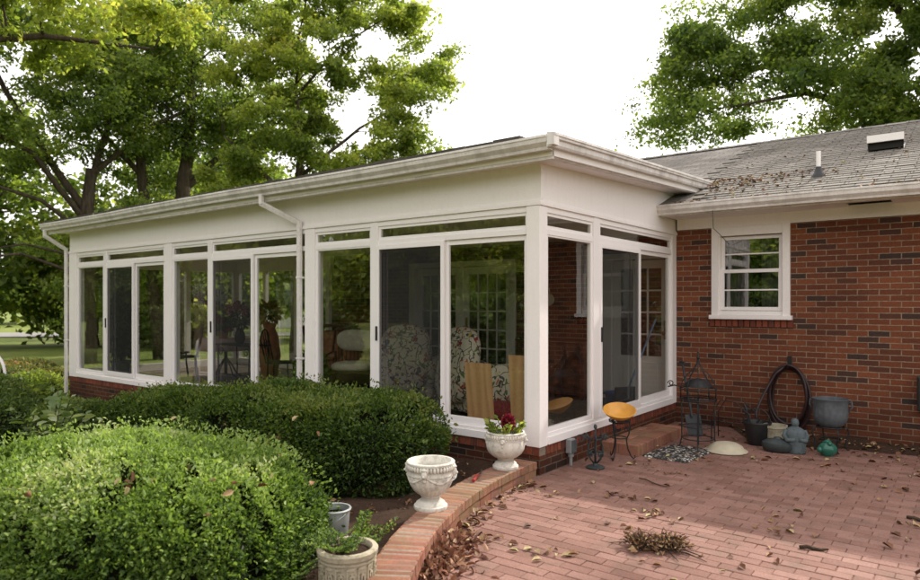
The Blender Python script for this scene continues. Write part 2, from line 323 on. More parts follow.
# ------------------------------------------------------------------ mesh helpers
class MB:
    def __init__(s): s.v = []; s.f = []
    def add(s, vs, fs):
        o = len(s.v); s.v += [tuple(p) for p in vs]; s.f += [tuple(i + o for i in f) for f in fs]; return s
    def box(s, x0, x1, y0, y1, z0, z1):
        x0, x1 = sorted((x0, x1)); y0, y1 = sorted((y0, y1)); z0, z1 = sorted((z0, z1))
        return s.add([(x0, y0, z0), (x1, y0, z0), (x1, y1, z0), (x0, y1, z0), (x0, y0, z1), (x1, y0, z1), (x1, y1, z1), (x0, y1, z1)],
                     [(0, 3, 2, 1), (4, 5, 6, 7), (0, 1, 5, 4), (1, 2, 6, 5), (2, 3, 7, 6), (3, 0, 4, 7)])
    def obox(s, c, size, rot):
        Rm = Euler(rot).to_matrix(); c = Vector(c); hx, hy, hz = (q / 2 for q in size)
        vs = [c + Rm @ Vector(p) for p in ((-hx, -hy, -hz), (hx, -hy, -hz), (hx, hy, -hz), (-hx, hy, -hz), (-hx, -hy, hz), (hx, -hy, hz), (hx, hy, hz), (-hx, hy, hz))]
        return s.add(vs, [(0, 3, 2, 1), (4, 5, 6, 7), (0, 1, 5, 4), (1, 2, 6, 5), (2, 3, 7, 6), (3, 0, 4, 7)])
    def tube(s, pts, r, n=8, cap=True):
        pts = [Vector(p) for p in pts]; k = len(pts)
        rr = r if isinstance(r, (list, tuple)) else [r] * k
        vs = []; fs = []; prev = None
        for i, p in enumerate(pts):
            t = (pts[min(i + 1, k - 1)] - pts[max(i - 1, 0)])
            t = t.normalized() if t.length > 1e-9 else Vector((0, 0, 1))
            if prev is None:
                a = Vector((0, 0, 1)) if abs(t.z) < 0.9 else Vector((1, 0, 0)); u = t.cross(a).normalized()
            else:
                u = prev - t * prev.dot(t); u = u.normalized() if u.length > 1e-6 else t.orthogonal().normalized()
            prev = u; w = t.cross(u)
            for j in range(n):
                a = 2 * PI * j / n; vs.append(p + (u * math.cos(a) + w * math.sin(a)) * rr[i])
        for i in range(k - 1):
            for j in range(n):
                fs.append((i * n + j, i * n + (j + 1) % n, (i + 1) * n + (j + 1) % n, (i + 1) * n + j))
        if cap: fs += [tuple(reversed(range(n))), tuple(range((k - 1) * n, k * n))]
        return s.add(vs, fs)
    def lathe(s, prof, c=(0, 0, 0), n=32, fl=None, tilt=None):
        vs = []; fs = []; k = len(prof); c = Vector(c)
        T = Euler(tilt).to_matrix() if tilt else Matrix.Identity(3)
        for i, (r, z) in enumerate(prof):
            for j in range(n):
                a = 2 * PI * j / n; q = r * (fl(i, a) if fl else 1)
                vs.append(c + T @ Vector((q * math.cos(a), q * math.sin(a), z)))
        for i in range(k - 1):
            for j in range(n):
                fs.append((i * n + j, i * n + (j + 1) % n, (i + 1) * n + (j + 1) % n, (i + 1) * n + j))
        if prof[0][0] > 1e-6: fs.append(tuple(reversed(range(n))))
        if prof[-1][0] > 1e-6: fs.append(tuple(range((k - 1) * n, k * n)))
        return s.add(vs, fs)
    def sweep(s, prof, fn, stations, close=True):
        """cross section prof [(a,b)] placed by fn(station,a,b)"""
        n = len(prof); vs = [fn(t, a, b) for t in stations for a, b in prof]; fs = []
        for i in range(len(stations) - 1):
            for j in range(n if close else n - 1):
                fs.append((i * n + j, i * n + (j + 1) % n, (i + 1) * n + (j + 1) % n, (i + 1) * n + j))
        if close: fs += [tuple(reversed(range(n))), tuple(range((len(stations) - 1) * n, len(stations) * n))]
        return s.add(vs, fs)
    def ball(s, c, r, n=12, sq=(1, 1, 1), tilt=None):
        pr = [(max(1e-7, math.sin(PI * i / n)), -math.cos(PI * i / n)) for i in range(n + 1)]
        m = MB().lathe(pr, n=n * 2); T = Euler(tilt).to_matrix() if tilt else Matrix.Identity(3)
        return s.add([Vector(c) + T @ Vector((v[0] * r * sq[0], v[1] * r * sq[1], v[2] * r * sq[2])) for v in m.v], m.f)
    def build(s, name, mat, parent=None, smooth=False, bevel=0, local=False, subsurf=0):
        me = bpy.data.meshes.new(name)
        off = parent_world(parent) if (parent is not None and not local) else Vector((0, 0, 0))
        me.from_pydata([tuple(Vector(v) - off) for v in s.v], [], s.f)
        import bmesh
        b = bmesh.new(); b.from_mesh(me); bmesh.ops.recalc_face_normals(b, faces=b.faces); b.to_mesh(me); b.free()
        me.materials.append(mat)
        o = bpy.data.objects.new(name, me); COL.objects.link(o)
        if parent is not None: o.parent = parent
        if smooth:
            for p in me.polygons: p.use_smooth = True
            if smooth == 'auto':
                me.set_sharp_from_angle(angle=math.radians(40))
        if bevel:
            bv = o.modifiers.new('bevel', 'BEVEL'); bv.width = bevel; bv.segments = 2; bv.limit_method = 'ANGLE'
        if subsurf:
            ss = o.modifiers.new('subsurf', 'SUBSURF'); ss.levels = subsurf; ss.render_levels = subsurf
        return o
def parent_world(p):
    w = Vector((0, 0, 0))
    while p is not None: w = w + p.location; p = p.parent
    return w
def tag(o, label=None, cat=None, group=None, kind=None):
    if label: o['label'] = label
    if cat: o['category'] = cat
    if group: o['group'] = group
    if kind: o['kind'] = kind
    return o
def thing(name, label, cat, loc, group=None, rz=0):
    o = bpy.data.objects.new(name, None); COL.objects.link(o); o.location = loc; o.rotation_euler = (0, 0, rz)
    o.empty_display_size = 0.1
    return tag(o, label, cat, group)
def copy_tree(o, parent=None):
    c = o.copy(); COL.objects.link(c); c.parent = parent
    for ch in o.children: copy_tree(ch, c)
    return c

def unit(a): return a / np.maximum(np.linalg.norm(a, axis=1, keepdims=True), 1e-9)
def leaves(name, P, size, mat, parent, outward=None, ow=0.6, up=0.3, aspect=0.5, fold=0.15, rich=False, rng=RNG, tint=None, flat=False, sizevar=0.35):
    """one mesh of many separate leaves; P (n,3) world points"""
    n = len(P); P = np.asarray(P, float)
    d = unit(rng.normal(size=(n, 3)))
    if outward is not None: d = unit(d * (1 - ow) + outward * ow)
    nn = unit(rng.normal(size=(n, 3)) * (1 - up) + np.array([0, 0, 1.0]) * up)
    if flat:
        nn = unit(rng.normal(size=(n, 3)) * 0.28 + np.array([0, 0, 1.0])); 
    side = unit(np.cross(nn, d)); nn = np.cross(d, side)
    s = size * (1 + sizevar * rng.uniform(-1, 1, size=n))[:, None]
    w = s * aspect * 0.5; f = s * fold
    if rich:
        cz = 0.10 * s
        vs = [P, P + d * s * 0.3 - side * w + nn * f, P + d * s * 0.68 - side * w * 0.8 + nn * (f - cz * 0.3), P + d * s - nn * cz, P + d * s * 0.68 + side * w * 0.8 + nn * (f - cz * 0.3), P + d * s * 0.3 + side * w + nn * f]
        V = np.stack(vs, 1).reshape(-1, 3); b = (np.arange(n) * 6)[:, None]
        Fq = np.stack([b + np.array([[0, 3, 2, 1]]), b + np.array([[0, 5, 4, 3]])], 1).reshape(-1, 4); per = 2
    else:
        vs = [P, P + d * s * 0.5 - side * w + nn * f, P + d * s, P + d * s * 0.5 + side * w + nn * f]
        V = np.stack(vs, 1).reshape(-1, 3); b = (np.arange(n) * 4)[:, None]
        Fq = b + np.array([[0, 3, 2, 1]]); per = 1
    off = np.array(parent_world(parent)) if parent is not None else np.zeros(3)
    V = V - off
    me = bpy.data.meshes.new(name); nf = len(Fq)
    me.vertices.add(len(V)); me.vertices.foreach_set('co', V.astype(np.float32).ravel())
    me.loops.add(nf * 4); me.loops.foreach_set('vertex_index', Fq.astype(np.int32).ravel())
    me.polygons.add(nf); me.polygons.foreach_set('loop_start', (np.arange(nf) * 4).astype(np.int32))
    at = me.attributes.new('tint', 'FLOAT', 'FACE')
    tv = rng.uniform(0, 1, n) if tint is None else np.clip(tint, 0, 1)
    at.data.foreach_set('value', np.repeat(tv, per).astype(np.float32))
    me.update(calc_edges=True); me.validate()
    me.materials.append(mat)
    o = bpy.data.objects.new(name, me); COL.objects.link(o)
    if parent is not None: o.parent = parent
    return o

# ------------------------------------------------------------------ ground
def sstep(a, b, x):
    t = np.clip((x - a) / (b - a), 0, 1); return t * t * (3 - 2 * t)
def gz(x, y): return float(-0.05 - 0.52 * sstep(-1.5, -12, np.float64(x)) if x < 0 else -0.05)
def arc_x(y, r=4.9): return 4.9 - math.sqrt(max(0.0, r * r - y * y))

def build_ground():
    xs = np.concatenate([np.linspace(-400, -60, 12), np.linspace(-50, -14, 19), np.linspace(-13, 12, 51), np.linspace(14, 400, 14)])
    ys = np.concatenate([np.linspace(-400, -60, 10), np.linspace(-50, 60, 45), np.linspace(70, 400, 10)])
    m = MB(); vs = [(x, y, gz(x, y) + 0.03 * math.sin(x * 0.21 + 1) * math.sin(y * 0.17) * (1 if x < -12 else 0)) for y in ys for x in xs]
    nx = len(xs); fs = [(j * nx + i, j * nx + i + 1, (j + 1) * nx + i + 1, (j + 1) * nx + i) for j in range(len(ys) - 1) for i in range(nx - 1)]
    m.add(vs, fs); o = m.build('lawn_ground', M['grass'], smooth=True); tag(o, kind='structure')
build_ground()
def build_bed():
    m = MB(); ny, nx = 60, 60; vs = []; fs = []
    for j in range(ny + 1):
        y = -6.0 + 6.15 * j / ny
        xr = arc_x(max(min(y, 0), -4.6)) - 0.15
        for i in range(nx + 1):
            t = i / nx; x = xr + (-9.8 - xr) * t + 0.12 * math.sin(y * 3) * t
            z = gz(x, y) + 0.05 + 0.03 * (1 - t) * 1.0 + 0.018 * math.sin(7 * x + 2 * y) * math.sin(6 * y - 3 * x)
            z = max(z, gz(x, y) + 0.02); vs.append((x, y, z))
    for j in range(ny):
        for i in range(nx):
            a = j * (nx + 1) + i; fs.append((a, a + 1, a + nx + 2, a + nx + 1))
    m.add(vs, fs); o = m.build('garden_bed_soil', M['soil'], smooth=True); tag(o, kind='structure')
build_bed()
def build_patio():
    # brick by brick, running bond parallel to the house
    m = MB(); L_, W_, g = 0.188, 0.0905, 0.0042
    rng = random.Random(3); row = 0; y = -7.0
    while y < 3.56:
        xo = (row % 2) * (L_ + g) / 2; x = -1.2 + xo
        while x < 9.0:
            cx, cy = x + L_ / 2, y + W_ / 2
            lim = 0.0 if cy > 0 else arc_x(max(cy, -4.85))
            inside = cx > lim + (0.06 if cy > 0 else 0.03)
            if inside and not (cx < 0.35 and 1.3 < cy < 2.5):
                dz = rng.uniform(-0.0022, 0.0022); tx, ty = rng.uniform(-0.006, 0.006), rng.uniform(-0.012, 0.012)
                jx, jy = rng.uniform(-0.002, 0.002), rng.uniform(-0.0015, 0.0015)
                def P(ax, ay, z): return (cx + ax + jx, cy + ay + jy, z + dz + (ax * tx + ay * ty))
                a, b, c = L_ / 2, W_ / 2, 0.0035
                vs = [P(-a, -b, -0.03), P(a, -b, -0.03), P(a, b, -0.03), P(-a, b, -0.03), P(-a, -b, -c), P(a, -b, -c), P(a, b, -c), P(-a, b, -c), P(-a + c, -b + c, 0), P(a - c, -b + c, 0), P(a - c, b - c, 0), P(-a + c, b - c, 0)]
                m.add(vs, [(0, 1, 5, 4), (1, 2, 6, 5), (2, 3, 7, 6), (3, 0, 4, 7), (4, 5, 9, 8), (5, 6, 10, 9), (6, 7, 11, 10), (7, 4, 8, 11), (8, 9, 10, 11)])
            x += L_ + g
        y += W_ + g; row += 1
    o = m.build('patio_bricks', M['paver']); tag(o, kind='structure')
    j = MB(); vs = []; ny = 40
    for k in range(ny + 1):
        yy = -7.0 + 10.56 * k / ny; lx = -0.02 if yy > 0 else arc_x(max(yy, -4.85)) - 0.02
        vs += [(lx, yy, -0.0075), (9.0, yy, -0.0075)]
    j.add(vs, [(2 * k, 2 * k + 1, 2 * k + 3, 2 * k + 2) for k in range(ny)])
    tag(j.build('patio_joint_bed', M['joint']), kind='structure')
    # soil drift against the house wall
    s = MB(); vs = []; n = 60
    for k in range(n + 1):
        x = 0.7 + 8.2 * k / n; f = 2.95 + 0.10 * math.sin(x * 3.1) + 0.05 * math.sin(x * 9.3 + 1)
        if x < 1.1: f += (1.1 - x) * 1.2
        vs += [(x, f, 0.003), (x, (f + 3.55) / 2, 0.018 + 0.008 * math.sin(x * 11)), (x, 3.548, 0.03 + 0.01 * math.sin(x * 7))]
    s.add(vs, [(3 * k + a, 3 * k + a + 1, 3 * k + a + 4, 3 * k + a + 3) for k in range(n) for a in (0, 1)])
    tag(s.build('soil_drift_along_wall', M['soil'], smooth=True), kind='structure')
build_patio()
def build_road():
    c = Vector((3.21, -5.367, 0)); Fv = Vector((-0.6116, 0.791, 0)); Rv = Vector((0.791, 0.6116, 0))
    m = MB(); p = c + Fv * 47 
    vs = []
    for t in np.linspace(-140, 60, 41):
        w = 3.2 + 0.6 * math.sin(t * 0.1)
        a = p + Rv * t + Fv * (4 * math.sin(t * 0.02)); vs += [(a.x - Fv.x * w, a.y - Fv.y * w, gz(a.x, a.y) + 0.05), (a.x + Fv.x * w, a.y + Fv.y * w, gz(a.x, a.y) + 0.05)]
    m.add(vs, [(2 * k, 2 * k + 1, 2 * k + 3, 2 * k + 2) for k in range(40)])
    tag(m.build('road', M['asphalt']), kind='structure')
build_road()

# ------------------------------------------------------------------ brick edging and step
def brick_piece(m, P, a0, a1, b0, b1, z0, z1, c=0.005):
    """bevel-topped brick, P(a,b,z) maps to world"""
    vs = [P(a0, b0, z0), P(a1, b0, z0), P(a1, b1, z0), P(a0, b1, z0), P(a0, b0, z1 - c), P(a1, b0, z1 - c), P(a1, b1, z1 - c), P(a0, b1, z1 - c),
          P(a0 + c, b0 + c, z1), P(a1 - c, b0 + c, z1), P(a1 - c, b1 - c, z1), P(a0 + c, b1 - c, z1)]
    m.add(vs, [(0, 3, 2, 1), (0, 1, 5, 4), (1, 2, 6, 5), (2, 3, 7, 6), (3, 0, 4, 7), (4, 5, 9, 8), (5, 6, 10, 9), (6, 7, 11, 10), (7, 4, 8, 11), (8, 9, 10, 11)])
def build_edging():
    root = thing('brick_edging', 'low curved brick edging wall between the hedge bed and the patio', 'garden edging', (0.0, -2, 0))
    r0, r1 = 4.9, 5.185
    def P(a, r, z): return (4.9 - r * math.cos(a), -r * math.sin(a), z)
    a_end = math.asin(4.55 / 4.9); cap = MB(); rng = random.Random(5)
    pitch = 0.0735 / 4.9; n = int((a_end - 0.012) / pitch)
    for k in range(n):
        a = 0.012 + k * pitch; j = rng.uniform(-0.003, 0.003); z = 0.135 + rng.uniform(-0.002, 0.002)
        brick_piece(cap, P, a, a + pitch * 0.92, r0 - 0.006 + j * .6, r1 - 0.04 + j, 0.068, z, 0.006)
    cap.build('cap_course', M['cap_brick'], root)
    low = MB(); k = 0; a = 0.012; pl = 0.213 / 4.9
    while a < a_end - pl:
        for q in range(3):
            s0, s1 = a + pl * 0.965 * q / 3, a + pl * 0.965 * (q + 1) / 3
            low.add([P(s0, r0 + 0.004, -0.02), P(s1, r0 + 0.004, -0.02), P(s1, r0 + 0.004, 0.058), P(s0, r0 + 0.004, 0.058), P(s0, r0 + .05, 0.058), P(s1, r0 + .05, 0.058)], [(0, 1, 2, 3), (3, 2, 5, 4)]) if False else None
        st = [a + pl * 0.965 * q / 3 for q in range(4)]
        low.sweep([(r0 + 0.004, -0.02), (r0 + 0.12, -0.02), (r0 + 0.12, 0.060), (r0 + 0.004, 0.060)], lambda t, r, z: P(t, r, z), st)
        a += pl
    low.build('stretcher_course', M['cap_brick'], root)
    body = MB(); body.sweep([(r0 + 0.012, -0.02), (r1 - 0.055, -0.02), (r1 - 0.055, 0.1305), (r0 + 0.004, 0.1305)], lambda t, r, z: P(t, r, z), [a_end * q / 60 + 0.01 for q in range(60)])
    body.build('mortar_bed', M['mortar'], root)
build_edging()
def build_step():
    root = thing('brick_step', 'single brick step below the sliding screen door', 'step', (0.2, 1.9, 0))
    m = MB(); rng = random.Random(8); ident = lambda a, b, z: (a, b, z)
    y = 1.27
    while y < 2.62:
        j = rng.uniform(-0.003, 0.003); brick_piece(m, ident, 0.215 + j, 0.425 + j, y, y + 0.066, 0.0, 0.112 + j, 0.006); y += 0.0735
    y0 = 1.27
    for x in (0.012, 0.113):
        y = y0 - (0.1 if x > 0.05 else 0)
        while y < 2.6:
            a, b = max(1.27, y), min(y + 0.203, 2.665)
            brick_piece(m, ident, x, x + 0.094, a, b, 0.0, 0.11 + rng.uniform(-0.003, 0.003), 0.006); y += 0.211
    m.build('bricks', M['cap_brick'], root)
    MB().box(0.01, 0.42, 1.275, 2.66, -0.01, 0.102).build('mortar_bed', M['mortar'], root)
build_step()

# ------------------------------------------------------------------ sunroom
XL = -10.05; YW = 3.55
ZS0, ZS1, ZD, ZT0, ZT1, ZH = 0.262, 0.372, 2.225, 2.335, 2.425, 2.51
sun = thing('sunroom', 'white framed glass sunroom with flat roof on a low brick base', 'sunroom', (-5.0, 1.7, 0.0))
class Plane:
    def __init__(s, axis, pos, sign): s.a, s.p, s.s = axis, pos, sign
    def box(s, m, a0, a1, d0, d1, z0, z1):
        e0, e1 = s.p + s.s * d0, s.p + s.s * d1
        if s.a == 'x': m.box(a0, a1, e0, e1, z0, z1)
        else: m.box(e0, e1, a0, a1, z0, z1)
    def frame(s, m, a0, a1, z0, z1, d0, d1, w, wt=None, wb=None):
        wt = wt or w; wb = wb or w
        s.box(m, a0, a0 + w, d0, d1, z0, z1); s.box(m, a1 - w, a1, d0, d1, z0, z1)
        s.box(m, a0 + w, a1 - w, d0 + 0.001, d1 - 0.001, z0, z0 + wb); s.box(m, a0 + w, a1 - w, d0 + 0.001, d1 - 0.001, z1 - wt, z1)
    def pane(s, a0, a1, z0, z1, d, mat, name, parent):
        m = MB(); e = s.p + s.s * d
        m.add([(a0, e, z0), (a1, e, z0), (a1, e, z1), (a0, e, z1)] if s.a == 'x' else [(e, a0, z0), (e, a1, z0), (e, a1, z1), (e, a0, z1)], [(0, 1, 2, 3)])
        return m.build(name, mat, parent)
front, side, lend, back = Plane('x', 0.0, -1), Plane('y', 0.0, 1), Plane('y', XL, -1), Plane('x', YW, 1)
def glazing(pl, fixed, mull, screen, bar, door, flip=False):
    """one bay: fixed light, full-height mullion, screen door, sliding door, two transoms"""
    m = MB(); pl.box(m, mull[0], mull[1], -0.05, 0.012, ZS1, ZH); m.build('mullion', M['frame'], sun, bevel=0.003)
    m = MB(); pl.frame(m, fixed[0] - 0.045, fixed[1] + 0.04, ZS1 - 0.002, ZD + 0.05, -0.045, -0.002, 0.045)
    o = m.build('fixed_window', M['frame'], sun, bevel=0.003); pl.pane(fixed[0], fixed[1], ZS1 + 0.04, ZD + 0.005, -0.025, M['glass'], 'pane', o)
    sa = sorted((screen[0], screen[1], bar[0], bar[1])); a0 = sa[0] - 0.03; a1 = bar[1] - 0.03 if bar[0] > screen[0] else sa[-1] + 0.03
    lo, hi = (screen[0] - 0.035, bar[0] + (bar[1] - bar[0]) * 0.5)
    m = MB(); pl.frame(m, lo, hi, ZS1, ZD + 0.02, -0.012, 0.018, 0.045, 0.05, 0.07)
    o = m.build('screen_door', M['frame'], sun, bevel=0.003); pl.pane(lo + 0.04, hi - 0.04, ZS1 + 0.06, ZD - 0.02, 0.004, M['screen'], 'insect_screen', o)
    hm = MB(); pl.box(hm, lo + 0.006, lo + 0.026, 0.018, 0.034, 1.18, 1.34); hm.build('handle', M['black'], o)
    lo, hi = bar[0] + (bar[1] - bar[0]) * 0.5 - 0.01, door[1] + 0.03
    m = MB(); pl.frame(m, lo, hi, ZS1, ZD + 0.02, -0.052, -0.018, 0.05, 0.05, 0.075)
    o = m.build('sliding_door', M['frame'], sun, bevel=0.003); pl.pane(lo + 0.045, hi - 0.045, ZS1 + 0.07, ZD - 0.02, -0.035, M['glass'], 'pane', o)
    # glass of the other sliding panel behind the screen
    pl.pane(screen[0], bar[0], ZS1 + 0.03, ZD - 0.01, -0.06, M['glass'], 'inner_pane', sun)
    for t0, t1 in ((fixed[0] - 0.04, mull[0]), (mull[1], door[1] + 0.03)):
        m = MB(); pl.frame(m, t0, t1, ZT0 - 0.03, ZT1 + 0.03, -0.045, -0.006, 0.03)
        o = m.build('transom', M['frame'], sun, bevel=0.002); pl.pane(t0 + 0.025, t1 - 0.025, ZT0, ZT1, -0.02, M['glass'], 'pane', o)
glazing(front, (-9.69, -8.74), (-8.70, -8.585), (-8.57, -7.71), (-7.71, -7.58), (-7.58, -6.74))
glazing(front, (-6.42, -5.50), (-5.49, -5.385), (-5.37, -4.48), (-4.48, -4.34), (-4.34, -3.50))
glazing(front, (-3.12, -2.22), (-2.205, -2.09), (-2.08, -1.20), (-1.20, -1.07), (-1.07, -0.16))
glazing(side, (0.16, 1.05), (1.085, 1.245), (1.275, 2.27), (2.27, 2.39), (2.39, 3.36))
def structure_sunroom():
    # posts
    for (x0, x1, y0, y1) in ((-0.135, 0.012, -0.018, 0.125), (-3.345, -3.16, -0.016, 0.12), (-6.67, -6.455, -0.02, 0.12), (XL, -9.735, -0.018, 0.12)):
        MB().box(x0, x1, y0, y1, 0.255, ZH).build('post', M['white'], sun, bevel=0.004)
    m = MB(); side.box(m, 3.39, YW - 0.002, -0.06, 0.014, 0.26, ZH); m.build('post', M['white'], sun, bevel=0.004)
    # rails: above doors, sills, head
    for pl, a0, a1 in ((front, -9.735, -0.135), (side, 0.125, 3.39)):
        m = MB(); pl.box(m, a0, a1, -0.056, 0.004, ZD + 0.021, ZT0 - 0.03); m.build('door_head_rail', M['frame'], sun, bevel=0.004)
        m = MB(); pl.box(m, a0, a1, -0.08, 0.028, ZS0, ZS1 - 0.035); pl.box(m, a0, a1, -0.06, 0.008, ZS1 - 0.035, ZS1 - 0.001); m.build('sill', M['frame'], sun, bevel=0.005)
        m = MB(); pl.box(m, a0, a1, -0.056, 0.006, ZT1 + 0.03, ZH); m.build('head_rail', M['frame'], sun, bevel=0.004)
    # fascia panels with a thin cover strip
    m = MB(); m.box(XL, 0.004, -0.004, 0.1, ZH, 2.90); m.build('fascia_panel', M['white'], sun)
    m = MB(); m.box(XL - 0.01, 0.03, -0.026, -0.004, ZH + 0.001, ZH + 0.035); m.box(XL, 0.02, -0.016, -0.004, ZH + 0.035, ZH + 0.055); m.build('cover_strip', M['white'], sun, bevel=0.003)
    m = MB(); vs = [(0.004, 0.1, ZH), (0.004, YW, ZH), (0.004, YW, 3.10), (0.004, 0.1, 2.93), (-0.1, 0.1, ZH), (-0.1, YW, ZH), (-0.1, YW, 3.10), (-0.1, 0.1, 2.93)]
    m.add(vs, [(0, 1, 2, 3), (4, 7, 6, 5), (0, 4, 5, 1), (3, 2, 6, 7), (0, 3, 7, 4), (1, 5, 6, 2)]); m.build('fascia_panel', M['white'], sun)
    m = MB(); m.box(0.004, 0.026, -0.002, YW, ZH + 0.001, ZH + 0.035); m.box(0.004, 0.016, -0.002, YW, ZH + 0.035, ZH + 0.055); m.box(0.004, 0.02, -0.006, 0.03, ZH + 0.056, 2.87); m.build('cover_strip', M['white'], sun, bevel=0.003)
    # brick base
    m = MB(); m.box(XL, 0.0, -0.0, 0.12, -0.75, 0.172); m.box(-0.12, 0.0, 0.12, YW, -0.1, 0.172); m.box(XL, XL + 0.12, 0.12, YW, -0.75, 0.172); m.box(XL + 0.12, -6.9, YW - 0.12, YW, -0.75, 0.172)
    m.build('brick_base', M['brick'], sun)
    m = MB(); rng = random.Random(4)
    x = -0.004
    while x > XL:
        j = rng.uniform(-0.002, 0.002); m.box(x - 0.061, x, -0.008 + j, 0.1, 0.176, 0.26); x -= 0.0715
    y = 0.112
    while y < YW - 0.07:
        j = rng.uniform(-0.002, 0.002); m.box(-0.1, 0.008 + j, y, y + 0.061, 0.176, 0.26); y += 0.0715
    m.build('rowlock_course', M['rowlock'], sun, bevel=0.002)
    MB().box(XL, -0.002, 0.0, 0.11, 0.172, 0.258).box(-0.11, 0.0, 0.11, YW, 0.172, 0.258).build('mortar_bed', M['mortar'], sun)
    # floor, ceiling
    MB().box(XL + 0.1, -0.1, 0.1, YW, 0.10, 0.235).build('floor', M['floor'], sun)
    MB().box(XL + 0.1, -0.1, 0.1, YW - 0.01, 2.52, 2.56).build('ceiling', M['ceiling'], sun)
    # left end wall and the open part of the back wall: glazed too
    for pl, ticks in ((lend, (0.12, 1.2, 2.3, 3.43)), (back, (XL + 0.12, -8.95, -7.9, -6.92))):
        m = MB(); a0, a1 = ticks[0], ticks[-1]
        pl.box(m, a0 - 0.12, a1 + 0.1, -0.1, 0.0, ZS0 - 0.09, ZS1); pl.box(m, a0 - 0.12, a1 + 0.1, -0.1, 0.0, ZD + 0.05, 2.95)
        for t in ticks: pl.box(m, t - 0.05, t + 0.05, -0.09, -0.01, ZS1, ZD + 0.05)
        o = m.build('window_wall', M['white'], sun)
        for t0, t1 in zip(ticks[:-1], ticks[1:]): pl.pane(t0 + 0.05, t1 - 0.05, ZS1, ZD + 0.05, -0.05, M['glass'], 'pane', o)
    # roof slab: shed roof rising to the house
    def zr(y): return 3.045 + 0.045 * (y + 0.3)
    m = MB(); x0, x1, y0, y1 = XL - 0.28, 0.29, -0.27, 4.32
    m.add([(x0, y0, zr(y0) - 0.16), (x1, y0, zr(y0) - 0.16), (x1, y1, zr(y1) - 0.16), (x0, y1, zr(y1) - 0.16), (x0, y0, zr(y0) - .025), (x1, y0, zr(y0) - .025), (x1, y1, zr(y1) - .025), (x0, y1, zr(y1) - .025)],
          [(0, 3, 2, 1), (4, 5, 6, 7), (0, 1, 5, 4), (1, 2, 6, 5), (2, 3, 7, 6), (3, 0, 4, 7)]); m.build('soffit', M['white'], sun)
    m = MB(); rng = random.Random(2)
    m.add([(x0 - .03, y0 - .05, zr(y0) - .02), (x1 + 0.0, y0 - .05, zr(y0) - .02), (x1 + .0, y1, zr(y1) - .02), (x0 - .03, y1, zr(y1) - .02), (x0 - .03, y0 - .05, zr(y0) + .012), (x1 + .0, y0 - .05, zr(y0) + .012), (x1 + .0, y1, zr(y1) + .012), (x0 - .03, y1, zr(y1) + .012)],
          [(0, 3, 2, 1), (4, 5, 6, 7), (0, 1, 5, 4), (1, 2, 6, 5), (2, 3, 7, 6), (3, 0, 4, 7)])
    x = x0
    while x < x1 - 0.5:   # shingle tabs over the gutter edge
        m.obox((x + 0.15, y0 - 0.02, zr(y0) + 0.014 + rng.uniform(-.003, .004)), (0.29, 0.20, 0.03), (math.radians(2.6) + rng.uniform(-.03, .03), 0, rng.uniform(-.012, .012))); x += 0.305
    m.build('shingle_roof', M['darkshingle'], sun)
    # long side: fascia board and K gutter
    MB().box(XL - 0.28, 0.29, -0.262, -0.245, 2.86, 2.955).build('gutter_board', M['gutter'], sun)
    pr = [(-0.275, 2.925), (-0.345, 2.925), (-0.352, 2.95), (-0.385, 2.985), (-0.392, 3.02), (-0.40, 3.025), (-0.40, 3.045), (-0.388, 3.045), (-0.38, 3.03), (-0.375, 2.99), (-0.34, 2.95), (-0.335, 2.94), (-0.287, 2.94), (-0.287, 3.04), (-0.275, 3.04)]
    MB().sweep(pr, lambda t, a, b: (t, a, b + 0.008 * math.sin(t * 0.9)), list(np.linspace(XL - 0.33, 0.30, 16))).build('gutter', M['gutter'], sun)
    # rake at the short side: two stepped boards with a drip moulding
    def rake(pr, name, ya=-0.30, yb=4.33):
        MB().sweep(pr, lambda y, a, b: (a, y, b + 0.045 * (y + 0.3)), list(np.linspace(ya, yb, 6))).build(name, M['gutter'], sun)
    rake([(0.20, 2.875), (0.262, 2.875), (0.275, 2.90), (0.275, 2.945), (0.20, 2.945)], 'rake_board', -0.25)
    rake([(0.291, 2.945), (0.335, 2.945), (0.345, 2.965), (0.345, 3.005), (0.365, 3.015), (0.365, 3.035), (0.375, 3.04), (0.375, 3.062), (0.291, 3.075)], 'rake_moulding', -0.375)
    MB().box(0.302, 0.372, -0.385, -0.30, 2.955, 3.06).build('gutter_end_cap', M['gutter'], sun)
    # downspouts
    for (xp, xg) in ((-3.405, -3.78), (XL - 0.045, XL - 0.24)):
        m = MB(); yb = -0.05
        def seg(p, q, w=0.062, d=0.045):
            p, q = Vector(p), Vector(q); t = (q - p).normalized(); s = t.cross(Vector((0, 1, 0))).normalized(); b = t.cross(s)
            vs = [c + s * (i * w / 2) + b * (j * d / 2) for c in (p - t * 0.012, q + t * 0.012) for i, j in ((-1, -1), (1, -1), (1, 1), (-1, 1))]
            m.add(vs, [(0, 3, 2, 1), (4, 5, 6, 7), (0, 1, 5, 4), (1, 2, 6, 5), (2, 3, 7, 6), (3, 0, 4, 7)])
        seg((xg, -0.335, 2.93), (xg, -0.335, 2.83)); seg((xg, -0.335, 2.83), (xp - 0.02, yb - 0.01, 2.60)); seg((xp, yb, 2.60), (xp, yb, -0.45 if xp < -5 else -0.1))
        for z in (0.9, 1.9): m.box(xp - 0.045, xp + 0.045, yb - 0.026, yb + 0.05, z, z + 0.025)
        m.build('downspout', M['gutter'], sun, bevel=0.006)
structure_sunroom()

